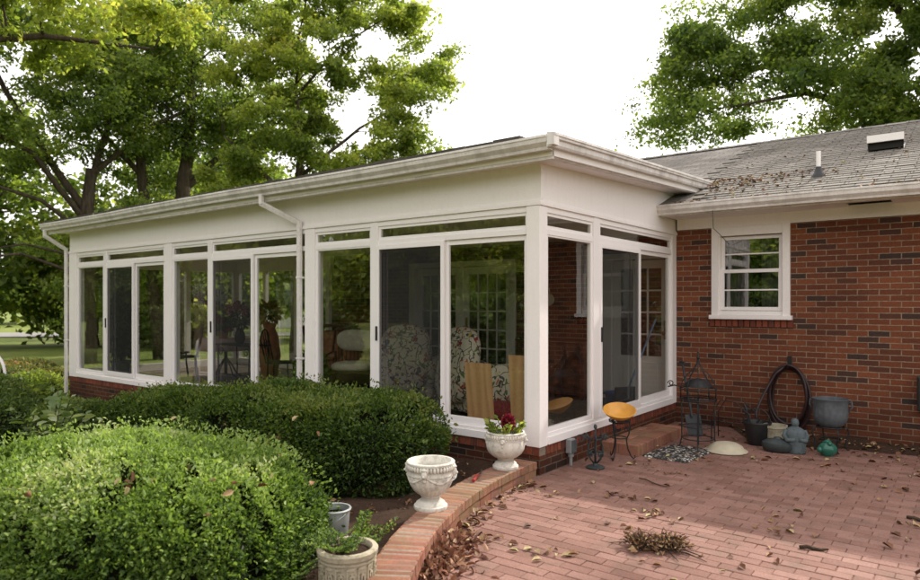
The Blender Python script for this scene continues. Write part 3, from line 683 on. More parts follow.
# ------------------------------------------------------------------ brick house
house = thing('brick_house', 'single storey red brick house with grey shingle roof beside the patio', 'house', (2, 5, 0))
HX0, HX1, HY1 = -6.9, 9.0, 11.5
def wall_y(m, y0, y1, x0, x1, z0, z1, holes):
    """wall with rectangular openings: columns between hole edges"""
    xs = sorted({x0, x1, *[h[0] for h in holes], *[h[1] for h in holes]})
    for a, b in zip(xs[:-1], xs[1:]):
        cuts = sorted([(h[2], h[3]) for h in holes if h[0] <= a and h[1] >= b]); z = z0
        for c0, c1 in cuts:
            if c0 > z: m.box(a, b, y0, y1, z, c0)
            z = c1
        if z < z1: m.box(a, b, y0, y1, z, z1)
def build_house():
    WIN = (0.56, 1.35, 1.49, 2.52)
    DOOR = (-0.97, -0.05, 0.2, 2.25); FRENCH = (-4.72, -2.60, 0.2, 2.26)
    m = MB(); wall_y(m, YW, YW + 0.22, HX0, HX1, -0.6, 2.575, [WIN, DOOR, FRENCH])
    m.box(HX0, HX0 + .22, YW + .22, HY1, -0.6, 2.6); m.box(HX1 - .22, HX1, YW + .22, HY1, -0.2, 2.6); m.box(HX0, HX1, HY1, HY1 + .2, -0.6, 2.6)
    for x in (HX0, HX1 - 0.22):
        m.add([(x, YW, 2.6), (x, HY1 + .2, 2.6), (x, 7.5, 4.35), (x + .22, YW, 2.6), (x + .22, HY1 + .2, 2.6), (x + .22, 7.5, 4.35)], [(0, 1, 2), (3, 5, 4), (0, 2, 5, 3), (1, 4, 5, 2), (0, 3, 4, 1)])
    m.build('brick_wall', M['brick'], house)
    # dark rooms behind the openings
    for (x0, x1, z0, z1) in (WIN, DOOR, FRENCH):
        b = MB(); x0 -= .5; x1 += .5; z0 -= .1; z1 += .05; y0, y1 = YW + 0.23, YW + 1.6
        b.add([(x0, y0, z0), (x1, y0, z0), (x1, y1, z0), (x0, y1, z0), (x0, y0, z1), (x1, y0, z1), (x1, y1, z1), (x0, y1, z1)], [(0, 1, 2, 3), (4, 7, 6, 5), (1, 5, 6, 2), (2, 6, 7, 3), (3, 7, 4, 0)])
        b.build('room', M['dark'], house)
    # frieze, soffit, gutter board, gutter
    MB().box(0.03, HX1, YW - 0.03, YW + 0.2, 2.577, 2.735).build('frieze_board', M['white'], house)
    def zr(y): return 2.825 + 0.358 * (y - 2.95)
    MB().box(0.03, 2.05, 2.98, YW - 0.031, 2.715, 2.735).box(2.48, HX1 + 0.3, 2.98, YW - 0.031, 2.715, 2.735).box(2.05, 2.48, 2.98, YW - 0.36, 2.7155, 2.7345).build('soffit', M['white'], house)
    MB().box(0.03, HX1 + 0.3, 2.965, 2.98, 2.70, 2.83).build('gutter_board', M['gutter'], house)
    pr = [(2.963, 2.712), (2.90, 2.712), (2.893, 2.735), (2.862, 2.77), (2.856, 2.812), (2.848, 2.815), (2.848, 2.838), (2.86, 2.838), (2.868, 2.82), (2.872, 2.775), (2.903, 2.74), (2.906, 2.727), (2.95, 2.727), (2.95, 2.83), (2.963, 2.83)]
    MB().sweep(pr, lambda t, a, b: (t, a, b + 0.006 * math.sin(t * 1.1)), list(np.linspace(-0.03, HX1 + 0.32, 12))).build('gutter', M['gutter'], house)
    # roof
    m = MB(); rng = random.Random(12)
    def slab(x0, x1, ya, yb, s):
        za, zb = (zr(ya), zr(yb)) if s > 0 else (zr(15 - ya), zr(15 - yb))
        m.add([(x0, ya, za), (x1, ya, za), (x1, yb, zb), (x0, yb, zb), (x0, ya, za + .035), (x1, ya, za + .035), (x1, yb, zb + .035), (x0, yb, zb + .035)],
              [(0, 3, 2, 1), (4, 5, 6, 7), (0, 1, 5, 4), (1, 2, 6, 5), (2, 3, 7, 6), (3, 0, 4, 7)])
    slab(0.0, HX1 + .3, 2.90, 7.5, 1); slab(HX0 - .3, 0.0, 3.75, 7.5, 1); slab(HX0 - .3, HX1 + .3, 7.5, 12.05, -1)
    # courses of overlapping tabs on the side that faces the patio
    dy = 0.135 / math.sqrt(1 + 0.358 ** 2); y = 2.92; r = 0
    ang = math.atan(0.358)
    while y < 7.4:
        x = 0.02 + (r % 3) * 0.1
        while x < 6.5:
            wv = 0.3 + rng.uniform(-0.06, 0.02)
            if not (y < 4.25 and x < 0.32):
                th = 0.008 + rng.uniform(0, 0.004)
                m.obox((x + wv / 2, y + dy * 0.55, zr(y + dy * 0.55) + 0.040 + rng.uniform(0, 0.003)), (wv, 0.155, th), (ang - 0.055, 0, 0))
            x += wv + 0.006
        y += dy; r += 1
    m.build('shingle_roof', M['shingle'], house)
    x = -2.6; m = MB()
    while x < HX1 + .25:
        m.add([(x, 7.36, zr(7.36) + .06), (x + .3, 7.36, zr(7.36) + .055), (x + .3, 7.5, zr(7.5) + .062), (x, 7.5, zr(7.5) + .068), (x + .3, 7.64, zr(7.36) + .055), (x, 7.64, zr(7.36) + .06)], [(0, 1, 2, 3), (3, 2, 4, 5)]); x += 0.29
    m.build('ridge_cap', M['shingle'], house)
    # double hung window
    fr = MB(); y0, y1 = YW - 0.045, YW + 0.02
    fr.box(0.485, 0.575, y0, y1, 1.405, 2.576); fr.box(1.335, 1.42, y0, y1, 1.405, 2.576); fr.box(0.575, 1.335, y0 + .001, y1, 2.46, 2.576); fr.box(0.46, 1.445, y0 - .03, y1, 1.405 - .012, 1.445)
    fr.box(0.575, 1.335, YW - .02, YW + .1, 1.445, 1.50)
    for a in (0.56, 1.325): fr.box(a, a + .03, YW - 0.02, YW + .1, 1.5, 2.46)
    w = fr.build('window', M['white'], house, bevel=0.005)
    for (z0, z1, yy, zm, nm) in ((1.985, 2.455, YW + 0.02, 2.225, 'upper_sash'), (1.505, 2.03, YW + 0.045, 1.765, 'lower_sash')):
        yy = YW + (0.02 if nm == 'lower_sash' else 0.05)
        s = MB(); s.box(0.59, 0.635, yy - .017, yy + .017, z0, z1); s.box(1.28, 1.325, yy - .017, yy + .017, z0, z1); s.box(0.635, 1.28, yy - .016, yy + .016, z0, z0 + .045); s.box(0.635, 1.28, yy - .016, yy + .016, z1 - .045, z1); s.box(0.635, 1.28, yy - .012, yy + .012, zm - .009, zm + .009)
        s.build(nm, M['frame'], w, bevel=0.003)
        p = MB().add([(0.63, yy, z0 + .03), (1.285, yy, z0 + .03), (1.285, yy, z1 - .03), (0.63, yy, z1 - .03)], [(0, 1, 2, 3)]); p.build('pane', M['house_glass'], w)
    for (x0, x1) in ((0.62, 0.86), (1.05, 1.3)):
        c = MB(); n = 26; vs = []
        for i in range(n + 1):
            x = x0 + (x1 - x0) * i / n; yy = YW + 0.16 + 0.018 * math.sin(i * 1.5); vs += [(x, yy, 1.48), (x, yy, 2.5)]
        c.add(vs, [(2 * i, 2 * i + 1, 2 * i + 3, 2 * i + 2) for i in range(n)]); c.build('curtain', M['curtain'], w, smooth=True)
    # rowlock sill bricks
    m = MB(); x = 0.46
    while x < 1.42: m.box(x, x + 0.061, YW - 0.03, YW + 0.05, 1.30, 1.391); x += 0.0715
    m.build('rowlock_sill', M['rowlock'], house, bevel=0.002)
    # glazed doors inside the sunroom
    def lite_door(x0, x1, z0, z1, cols, rows, panel, knob=None):
        d = MB(); yf, yb = YW + 0.03, YW + 0.075; st = 0.11
        d.box(x0, x0 + st, yf, yb, z0, z1); d.box(x1 - st, x1, yf, yb, z0, z1); d.box(x0 + st, x1 - st, yf + .001, yb, z1 - .12, z1); d.box(x0 + st, x1 - st, yf + .001, yb, z0, z0 + panel)
        gx0, gx1, gz0, gz1 = x0 + st, x1 - st, z0 + panel, z1 - .12
        for i in range(1, cols): xx = gx0 + (gx1 - gx0) * i / cols; d.box(xx - .011, xx + .011, yf + .004, yb - .004, gz0, gz1)
        for j in range(1, rows): zz = gz0 + (gz1 - gz0) * j / rows; d.box(gx0, gx1, yf + .006, yb - .006, zz - .011, zz + .011)
        if panel > .3: d.box(x0 + st + .05, x1 - st - .05, yf - .012, yf, z0 + .1, z0 + panel - .08)
        o = d.build('door', M['frame'], house, bevel=0.004)
        MB().add([(gx0, yf + .02, gz0), (gx1, yf + .02, gz0), (gx1, yf + .02, gz1), (gx0, yf + .02, gz1)], [(0, 1, 2, 3)]).build('pane', M['house_glass'], o)
        if knob:
            k = MB(); k.tube([(knob, yf, z0 + .95), (knob, yf - .05, z0 + .95)], .012); k.ball((knob, yf - .065, z0 + .95), .03, 8); k.box(knob - .025, knob + .025, yf - .006, yf, z0 + .86, z0 + 1.12); k.build('knob', M['chrome'], o)
    lite_door(-0.92, -0.10, 0.24, 2.2, 3, 4, 0.62, -0.15)
    lite_door(-3.63, -2.66, 0.24, 2.2, 4, 5, 0.3, -3.56); lite_door(-4.66, -3.69, 0.24, 2.2, 4, 5, 0.3)
    for (x0, x1) in ((DOOR[0], DOOR[1]), (FRENCH[0], FRENCH[1])):
        t = MB(); t.box(x0 - .09, x0 + .045, YW - .03, YW + .09, .236, 2.30); t.box(x1 - .045, x1 + .045, YW - .03, YW + .09, .236, 2.30); t.box(x0 + .045, x1 - .045, YW - .031, YW + .09, 2.21, 2.30)
        if x0 < -2: t.box(-3.69, -3.63, YW + .02, YW + .09, .236, 2.21)
        t.build('door_casing', M['white'], house, bevel=0.004)
    # roof hood vent and pipe vent
    def on_roof(x, y, z=0): return Vector((x, y, zr(y) + 0.05 + z))
    c = on_roof(2.27, 5.15); v = MB()
    v.add([(c.x - .2, c.y - .16, c.z - .05), (c.x + .2, c.y - .16, c.z - .05), (c.x + .2, c.y + .2, c.z + .03), (c.x - .2, c.y + .2, c.z + .03),
           (c.x - .2, c.y - .2, c.z + .14), (c.x + .2, c.y - .2, c.z + .14), (c.x + .17, c.y + .16, c.z + .16), (c.x - .17, c.y + .16, c.z + .16)],
          [(4, 5, 6, 7), (1, 2, 6, 5), (2, 3, 7, 6), (3, 0, 4, 7)])
    v.box(c.x - .205, c.x + .205, c.y - .215, c.y - .19, c.z + .055, c.z + .15)
    
    v.build('roof_vent', M['white'], house)
    MB().box(c.x - .19, c.x + .19, c.y - .15, c.y + .1, c.z - .03, c.z + .085).build('vent_opening_shade', M['dark'], house)  # near-black block stands in for the shade under the hood
    c = on_roof(1.70, 3.69); MB().lathe([(.085, -.05), (.08, .0), (.06, .03), (.036, .09), (.034, .11)], c, 16).build('pipe_boot', M['black'], house, smooth='auto')
    MB().tube([c + Vector((0, 0, .05)), c + Vector((0, 0, .30))], .026, 12).build('vent_pipe', M['white'], house)
    MB().tube([(0.70, 2.86, 2.72), (0.705, 2.87, 2.5), (0.715, 3.2, 2.42), (0.70, YW - .01, 2.35)], 0.004, 5).build('hanging_wire', M['black'], house)
build_house()

# ------------------------------------------------------------------ foliage things
def cube_points(n, dims, rng, bottom=False):
    a, b, c = dims; areas = [b * c, b * c, a * c, a * c, a * b] + ([a * b] if bottom else [])
    k = rng.choice(len(areas), size=n, p=np.array(areas) / sum(areas)); u, v = rng.uniform(-1, 1, n), rng.uniform(-1, 1, n); one = np.ones(n)
    Q = np.zeros((n, 3))
    for f, (ax, sg) in enumerate(((0, 1), (0, -1), (1, 1), (1, -1), (2, 1), (2, -1))[:len(areas)]):
        s = k == f; o = [i for i in range(3) if i != ax]
        Q[s, ax] = sg; Q[s, o[0]] = u[s]; Q[s, o[1]] = v[s]
    return Q
def hedge(name, label, center, dims, n, size, mat, p=3.2, seed=1, amp=0.05, slope=0.0, ground=0.0, cat='hedge', group=None, tintbias=0.0, rich=True, yaw=0.0, sprig=0.03, freq=5.0, gaps=0.0):
    rng = np.random.default_rng(seed); root = thing(name, label, cat, (center[0], center[1], ground), group)
    dims = np.array(dims, float); ph = rng.uniform(0, 6.28, (6, 3)); fr = rng.normal(size=(6, 3)) * freq
    cy, sy = math.cos(yaw), math.sin(yaw)
    def shape(Q):
        q = Q / (np.sum(np.abs(Q) ** p, axis=1, keepdims=True) ** (1 / p)); return q
    def place(q, k=1.0):
        nrm = unit(np.sign(q) * np.abs(q) ** (p - 1) / dims)
        W = q * dims
        disp = sum(np.sin(W @ fr[i] + ph[i, 0]) for i in range(6)) * amp / 3
        W = W * k + nrm * disp[:, None]
        W[:, 2] += slope * W[:, 0]
        Wr = W.copy(); Wr[:, 0] = W[:, 0] * cy - W[:, 1] * sy; Wr[:, 1] = W[:, 0] * sy + W[:, 1] * cy
        nr = nrm.copy(); nr[:, 0] = nrm[:, 0] * cy - nrm[:, 1] * sy; nr[:, 1] = nrm[:, 0] * sy + nrm[:, 1] * cy
        return Wr + np.array(center), nr, disp
    Q = shape(cube_points(n, dims, rng)); Pt, nr, disp = place(Q)
    depth = np.abs(rng.normal(size=n)) * 0.05; spr = rng.uniform(0, 1, n) < 0.05
    depth = np.where(spr, -rng.uniform(0, 1, n) * sprig * 1.6, depth - sprig * 0.4)
    Pt = Pt - nr * depth[:, None]
    keep = Pt[:, 2] > ground + 0.02
    if gaps > 0:
        g = sum(np.sin(Pt @ (rng.normal(size=3) * 17) + rng.uniform(0, 6)) for _ in range(6)); keep &= ~((g > 2.4 - gaps * 3.2) & (rng.uniform(0, 1, n) < 0.86))
    Pt, nr, disp, depth = Pt[keep], nr[keep], disp[keep], depth[keep]
    # shade painted into leaves lower down and inside; paler sunlit tint on top
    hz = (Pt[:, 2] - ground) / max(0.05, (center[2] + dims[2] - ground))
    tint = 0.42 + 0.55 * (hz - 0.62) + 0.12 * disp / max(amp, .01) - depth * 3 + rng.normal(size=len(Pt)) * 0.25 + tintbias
    leaves('foliage', Pt, size, mat, root, nr, 0.5, 0.25, 0.52, 0.14, rich, rng, tint, False, 0.55)
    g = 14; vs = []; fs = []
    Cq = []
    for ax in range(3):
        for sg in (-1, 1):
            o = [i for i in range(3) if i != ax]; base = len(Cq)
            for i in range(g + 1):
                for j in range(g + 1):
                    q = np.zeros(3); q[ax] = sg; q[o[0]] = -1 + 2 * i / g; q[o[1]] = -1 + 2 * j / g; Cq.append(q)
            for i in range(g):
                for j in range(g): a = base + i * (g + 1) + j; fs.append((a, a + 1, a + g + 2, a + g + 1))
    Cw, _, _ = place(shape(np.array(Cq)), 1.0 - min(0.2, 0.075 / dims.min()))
    MB().add([tuple(v) for v in Cw], fs).build('dark_core', M['hedgecore'], root)  # solid dark core added to block light and darken the leaf gaps
    tw = MB(); r2 = random.Random(seed)
    for i in range(30):
        q = Pt[r2.randrange(len(Pt))]; b = Vector(center) + (Vector(q) - Vector(center)) * 0.5; b.z = min(b.z, q[2])
        e = Vector(q) + Vector((r2.uniform(-.02, .02), r2.uniform(-.02, .02), 0.02)); tw.tube([b, (b + e) / 2 + Vector((0, 0, .02)), e], [.006, .004, .002], 5)
    tw.build('twigs', M['twig'], root)
    return root
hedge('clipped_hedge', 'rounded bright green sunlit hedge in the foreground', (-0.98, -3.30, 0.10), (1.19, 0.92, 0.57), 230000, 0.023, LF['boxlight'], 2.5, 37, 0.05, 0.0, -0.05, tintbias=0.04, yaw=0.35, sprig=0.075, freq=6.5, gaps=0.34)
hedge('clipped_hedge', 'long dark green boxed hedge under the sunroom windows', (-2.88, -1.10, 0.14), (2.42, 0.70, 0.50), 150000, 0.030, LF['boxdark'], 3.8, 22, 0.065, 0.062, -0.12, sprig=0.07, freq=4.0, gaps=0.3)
hedge('shrub', 'low dark shrub left of the long hedge below the brick base', (-5.95, -1.55, -0.05), (0.78, 0.6, 0.36), 26000, 0.036, LF['dark'], 2.6, 23, 0.06, 0, -0.35, 'shrub', tintbias=0.05)
hedge('shrub', 'dark shrub at the left edge in front of the white garden chair', (-7.4, -2.35, -0.02), (1.3, 0.75, 0.44), 36000, 0.040, LF['dark'], 2.4, 24, 0.12, 0, -0.4, 'shrub', tintbias=-0.02, freq=3)
hedge('shrub', 'ragged low shrub at the left edge behind the foreground hedge', (-3.35, -2.9, -0.1), (0.9, 0.55, 0.40), 20000, 0.04, LF['dark'], 2.2, 25, 0.12, 0, -0.2, 'shrub', tintbias=0.0, freq=3, gaps=0.4)
hedge('shrub', 'reddish flowering border shrub beyond the sunroom corner', (-13.6, 0.5, -0.25), (1.9, 1.1, 0.40), 22000, 0.06, LF['pinkgreen'], 2.2, 26, 0.2, 0, -0.5, 'shrub', rich=False, freq=2.5, gaps=0.3)
hedge('shrub', 'green border shrub beside the reddish flowering one', (-11.6, -0.6, -0.25), (1.0, 0.8, 0.38), 16000, 0.06, LF['oak'], 2.2, 27, 0.2, 0, -0.5, 'shrub', rich=False, freq=2.5, gaps=0.3)

def stem_plant(name, label, base, h, nst, spread, leaf, mat, seed, per=14, cat='plant', group=None, droop=0.25, parentless=False):
    rng = np.random.default_rng(seed); r = random.Random(seed); root = thing(name, label, cat, base, group); st = MB(); P = []; O = []
    for k in range(nst):
        a = r.uniform(0, 6.28); s = spread * r.uniform(0.2, 1); hh = h * r.uniform(0.6, 1)
        b = Vector(base) + Vector((math.cos(a) * s * .25, math.sin(a) * s * .25, 0)); pts = []
        for i in range(6):
            t = i / 5; pts.append(b + Vector((math.cos(a) * s * t ** 1.5, math.sin(a) * s * t ** 1.5, hh * (t - droop * t * t * .4))))
        st.tube(pts, [.006, .005, .005, .004, .003, .002], 5)
        for i in range(per):
            t = 0.15 + 0.85 * i / per; j = min(4, int(t * 5)); q = pts[j].lerp(pts[j + 1], t * 5 - j); aa = r.uniform(0, 6.28)
            P.append(q); O.append((math.cos(aa), math.sin(aa), .25))
    st.build('stems', M['twig'], root)
    leaves('leaves', np.array([tuple(p) for p in P]), leaf, mat, root, unit(np.array(O)), 0.75, 0.6, 0.45, 0.1, True, rng)
    return root
stem_plant('broadleaf_plant', 'pale silvery leaved plant at the left end of the dark shrub', (-4.75, -2.35, -0.22), 1.05, 16, 0.42, 0.13, LF['pale'], 31)
stem_plant('broadleaf_plant', 'pale leaved plant just behind the foreground hedge at the left', (-2.75, -2.8, -0.12), 0.80, 14, 0.36, 0.085, LF['pale'], 32)
stem_plant('broadleaf_plant', 'tall thin green weed beside the corner downspout of the sunroom', (-9.9, -0.75, -0.45), 1.05, 7, 0.5, 0.13, LF['oak'], 33)

# ------------------------------------------------------------------ trees
def tree(name, label, base, trunk, limbs, crowns, nleaf, lsize, mat, seed, clump=(0.5, 1.0), group=None, dens=1.0, cat='tree', shell=0.45, rich=False, tb=0.0):
    """trunk: [(x,y,z,r)], limbs: list of such lists, crowns: [(x,y,z,rx,ry,rz)] all relative to base"""
    rng = np.random.default_rng(seed); r = random.Random(seed); root = thing(name, label, cat, base, group); B = Vector(base); tm = MB(); nodes = []
    for pl in [trunk] + limbs:
        pts = [B + Vector(p[:3]) for p in pl]; rad = [p[3] for p in pl]; P2 = []; R2 = []
        for i in range(len(pts) - 1):
            for s in range(4):
                t = s / 4; P2.append(pts[i].lerp(pts[i + 1], t) + Vector((r.uniform(-1, 1), r.uniform(-1, 1), 0)) * rad[i] * 0.22 * (1 if s else 0)); R2.append(rad[i] + (rad[i + 1] - rad[i]) * t)
        P2.append(pts[-1]); R2.append(rad[-1]); tm.tube(P2, R2, 10 if rad[0] > .12 else 7)
        if pl is trunk:
            for k in range(5):   # root flare
                a = k * 1.26 + r.uniform(-.2, .2); q = rad[0]; tm.tube([pts[0] + Vector((math.cos(a) * q * 1.7, math.sin(a) * q * 1.7, -.1)), pts[0] + Vector((math.cos(a) * q * .7, math.sin(a) * q * .7, .25)), pts[0] + Vector((0, 0, 1.0))], [q * .35, q * .42, q * .5], 6)
        nodes += [(p, q) for p, q in zip(P2, R2)][len(P2) // 3:]
    vols = np.array([c[3] * c[4] * c[5] for c in crowns]) ** 0.75; share = vols / vols.sum(); allP = []; allT = []
    for c, sh in zip(crowns, share):
        nc = max(4, int(sh * dens * 130)); n = int(nleaf * sh / nc)
        for k in range(nc):
            d = Vector((r.gauss(0, 1), r.gauss(0, 1), r.gauss(0, 1))).normalized(); q = r.uniform(0, 1) ** shell
            cc = B + Vector((c[0] + d.x * c[3] * q, c[1] + d.y * c[4] * q, c[2] + d.z * c[5] * q)); rr = r.uniform(*clump) * (1.15 - 0.35 * q)
            m = int(n * r.uniform(.5, 1.5)); g = rng.normal(size=(m, 3)) * np.array([rr * .62, rr * .62, rr * .4])
            # sub-sprays inside the clump
            ns = 7; sc = rng.normal(size=(ns, 3)) * np.array([rr * .55, rr * .55, rr * .33]); g = g * .45 + sc[rng.integers(0, ns, m)]
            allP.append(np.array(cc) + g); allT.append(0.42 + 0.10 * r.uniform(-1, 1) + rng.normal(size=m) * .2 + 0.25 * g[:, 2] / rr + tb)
            if k % 2 == 0:
                near = min(nodes, key=lambda nd: (nd[0] - cc).length + max(0, nd[0].z - cc.z) * .8)
                a = near[0]; mid = a.lerp(cc, .5) + Vector((r.uniform(-.2, .2), r.uniform(-.2, .2), .12 * (cc - a).length)); rad = min(near[1] * .6, .012 + .013 * (cc - a).length)
                if (cc - a).length < 5.5:
                    tm.tube([a, a.lerp(mid, .5) + Vector((0, 0, .05)), mid, cc], [rad, rad * .8, rad * .55, rad * .2], 5)
    tm.build('trunk', M['bark'], root, smooth=True)
    P = np.concatenate(allP); P = P; T = np.concatenate(allT); k = P[:, 2] > base[2] + .1; P, T = P[k], T[k]
    leaves('crown', P, lsize, mat, root, None, 0, 0.35, 0.62, 0.12, rich, rng, T)
    return root
def gtree(x, y): return (x, y, gz(x, y))
# left: forked oak
tree('oak_tree', 'forked oak with dark spreading limbs behind the left end of the sunroom', gtree(-22.0, 5.4),
     [(0, 0, -.2, .32), (.05, 0, 3, .26), (.0, 0, 5.6, .23), (.1, .1, 7.0, .17)],
     [[(0, 0, 5.4, 0.144), (-.6, -1.0, 7.2, 0.122), (-1.0, -2.2, 9.4, 0.086), (-1.3, -3.2, 12, 0.036)], [(0, 0, 6.0, 0.137), (.3, .6, 8.5, 0.108), (.4, .8, 11.5, 0.072), (.4, 1.4, 14, 0.029)], [(0, 0, 5.0, 0.115), (.2, -1.8, 7.2, 0.086), (.3, -4, 8.0, 0.058), (.4, -6.5, 8.2, 0.029)], [(0, 0, 6.6, 0.115), (1.2, 1.6, 8.6, 0.079), (1.6, 3.4, 9.8, 0.036)], [(0, 0, 4.6, 0.086), (.4, -1.6, 5.6, 0.065), (.8, -4.4, 6.2, 0.036)]],
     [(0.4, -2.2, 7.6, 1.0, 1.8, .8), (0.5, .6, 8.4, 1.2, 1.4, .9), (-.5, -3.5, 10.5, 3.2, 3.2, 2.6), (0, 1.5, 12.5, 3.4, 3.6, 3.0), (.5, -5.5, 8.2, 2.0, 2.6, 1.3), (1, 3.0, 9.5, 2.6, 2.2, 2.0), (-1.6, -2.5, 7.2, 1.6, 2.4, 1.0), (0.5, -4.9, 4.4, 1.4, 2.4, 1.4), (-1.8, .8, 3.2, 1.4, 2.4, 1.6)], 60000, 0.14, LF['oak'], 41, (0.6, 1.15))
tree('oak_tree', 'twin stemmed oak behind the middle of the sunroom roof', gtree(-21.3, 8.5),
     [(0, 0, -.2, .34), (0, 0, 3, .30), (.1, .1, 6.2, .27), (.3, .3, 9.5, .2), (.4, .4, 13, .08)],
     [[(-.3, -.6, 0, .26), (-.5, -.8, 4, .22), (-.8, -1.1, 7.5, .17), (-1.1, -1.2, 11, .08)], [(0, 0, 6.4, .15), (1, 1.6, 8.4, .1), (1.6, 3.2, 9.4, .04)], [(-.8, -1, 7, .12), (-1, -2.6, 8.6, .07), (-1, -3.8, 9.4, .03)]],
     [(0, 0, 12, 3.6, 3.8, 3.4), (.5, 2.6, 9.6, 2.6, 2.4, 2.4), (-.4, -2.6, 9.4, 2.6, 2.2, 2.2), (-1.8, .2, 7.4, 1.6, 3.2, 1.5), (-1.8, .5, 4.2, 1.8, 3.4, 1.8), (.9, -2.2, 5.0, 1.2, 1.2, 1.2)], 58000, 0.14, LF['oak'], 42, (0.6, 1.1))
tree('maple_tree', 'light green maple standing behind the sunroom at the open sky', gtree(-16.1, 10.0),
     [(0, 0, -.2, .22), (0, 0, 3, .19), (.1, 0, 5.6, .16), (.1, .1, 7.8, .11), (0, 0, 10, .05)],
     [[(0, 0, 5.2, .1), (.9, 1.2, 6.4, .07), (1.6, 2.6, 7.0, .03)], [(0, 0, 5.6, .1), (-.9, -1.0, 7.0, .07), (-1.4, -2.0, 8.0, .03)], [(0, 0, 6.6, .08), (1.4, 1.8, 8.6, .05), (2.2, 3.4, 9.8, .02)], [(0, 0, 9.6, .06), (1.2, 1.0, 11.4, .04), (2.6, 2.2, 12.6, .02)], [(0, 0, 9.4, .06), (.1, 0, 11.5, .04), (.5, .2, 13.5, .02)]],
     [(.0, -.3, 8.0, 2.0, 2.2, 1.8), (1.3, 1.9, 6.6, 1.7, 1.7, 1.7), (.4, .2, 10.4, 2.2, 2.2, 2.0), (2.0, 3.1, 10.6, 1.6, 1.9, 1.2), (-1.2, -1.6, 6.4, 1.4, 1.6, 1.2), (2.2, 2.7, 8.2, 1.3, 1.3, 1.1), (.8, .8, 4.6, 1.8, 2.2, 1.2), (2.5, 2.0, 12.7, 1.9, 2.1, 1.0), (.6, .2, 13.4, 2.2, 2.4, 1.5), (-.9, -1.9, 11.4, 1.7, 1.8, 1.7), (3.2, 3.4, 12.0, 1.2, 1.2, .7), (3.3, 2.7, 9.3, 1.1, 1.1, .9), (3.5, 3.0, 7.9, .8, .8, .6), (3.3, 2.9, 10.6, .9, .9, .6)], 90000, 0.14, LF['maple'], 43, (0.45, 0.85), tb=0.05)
tree('maple_tree', 'yellow green maple branch hanging in at the top left corner', gtree(-12.6, -4.2),
     [(0, 0, -.2, .3), (0, 0, 3, .26), (.2, .3, 6, .2), (.3, .6, 9, .12), (.3, .6, 12, .05)],
     [[(.1, .2, 5, .14), (.3, 2.0, 6.8, .10), (.8, 4.4, 7.6, .06), (1.4, 6.4, 7.8, .02)], [(.2, .3, 5.6, .13), (.0, 1.5, 8, .09), (.2, 3.6, 9.4, .04)], [(.2, .3, 6, .13), (-1.5, -1.6, 8, .08), (-2.6, -2.6, 9, .03)]],
     [(1.0, 5.0, 7.9, 1.6, 1.9, .8), (-.2, 3.2, 8.8, 1.7, 1.7, 1.1), (.2, 0, 11, 3, 3, 2.4), (-2, -2, 9.4, 2.2, 2.2, 1.8), (1.4, 6.6, 8.4, 1.1, 1.0, .7)], 36000, 0.13, LF['maple'], 44, (0.4, 0.75), tb=0.12)
BG = 'background trees across the lawn'
for k, (x, y, h, w, mt, lb) in enumerate([(-35, 5, 14, 5.5, 'oak', 'broad green tree far behind the forked oak at the left'), (-31, 16, 15, 5.5, 'oak', 'broad green tree far behind the twin stemmed oak'), (-38, 24, 13, 5, 'maple', 'yellow green tree far behind, between the oak and the maple'), (-46, 4, 10, 5, 'dark', 'dark evergreen tree far off at the left edge'), (-27, 23, 9, 3.6, 'maple', 'small yellow green tree behind the light green maple'), (-33, 10.5, 7.5, 3.4, 'maple', 'pale yellow green tree filling the gap under the forked oak'), (-28, 12.5, 7.5, 3.4, 'maple', 'pale green low tree between the oak trunks above the sunroom roof'), (-26.5, 0.3, 5.0, 2.2, 'dark', 'low dark tree at the lawn edge left of the sunroom corner')]):
    tree('background_tree', lb, gtree(x, y), [(0, 0, -.2, .3), (0, 0, h * .35, .24), (.1, .1, h * .75, .1)],
         [[(0, 0, h * .3, .12), (-1, -1.2, h * .45, .08), (-1.5, -2, h * .55, .03)], [(0, 0, h * .35, .12), (1, 1.2, h * .5, .08), (1.6, 2.4, h * .6, .03)]],
         [(0, 0, h * .68, w * .8, w * .8, h * .3), (-.5, -w * .5, h * .42, w * .6, w * .6, h * .22), (.5, w * .5, h * .42, w * .6, w * .6, h * .22), (0, 0, h * .22, w * .8, w * .8, h * .18)],
         15000 if h > 6 else 14000, 0.36 if h > 6 else .2, LF[mt], 50 + k, (0.9, 1.6) if h > 6 else (.4, .8), BG)
wl = np.random.default_rng(5); P = []; T = []
for (xa, ya, xb, yb, h) in ((-95, -35, -62, 62, 9.5), (-62, 62, -10, 95, 9.0), (-60, -50, 40, -52, 12), (-96, -12, -58, -62, 11)):
    for k in range(70):
        t = (k + wl.uniform()) / 70; x, y = xa + (xb - xa) * t + wl.normal() * 4, ya + (yb - ya) * t + wl.normal() * 4; hh = h * wl.uniform(.65, 1.1)
        m_ = 900; d = unit(wl.normal(size=(m_, 3))) * (wl.uniform(0, 1, m_) ** .4)[:, None]
        P.append(np.array([x, y, hh * .5 - .5]) + d * np.array([2.6, 2.6, hh * .5])); T.append(.45 + wl.normal() * .12 + wl.normal(size=m_) * .16 + .2 * d[:, 2])
P = np.concatenate(P); T = np.concatenate(T); k = P[:, 2] > -.6; o = leaves('far_woodland', P[k], .75, LF['oak'], None, None, 0, .35, .7, .1, False, wl, T[k]); tag(o, kind='stuff')
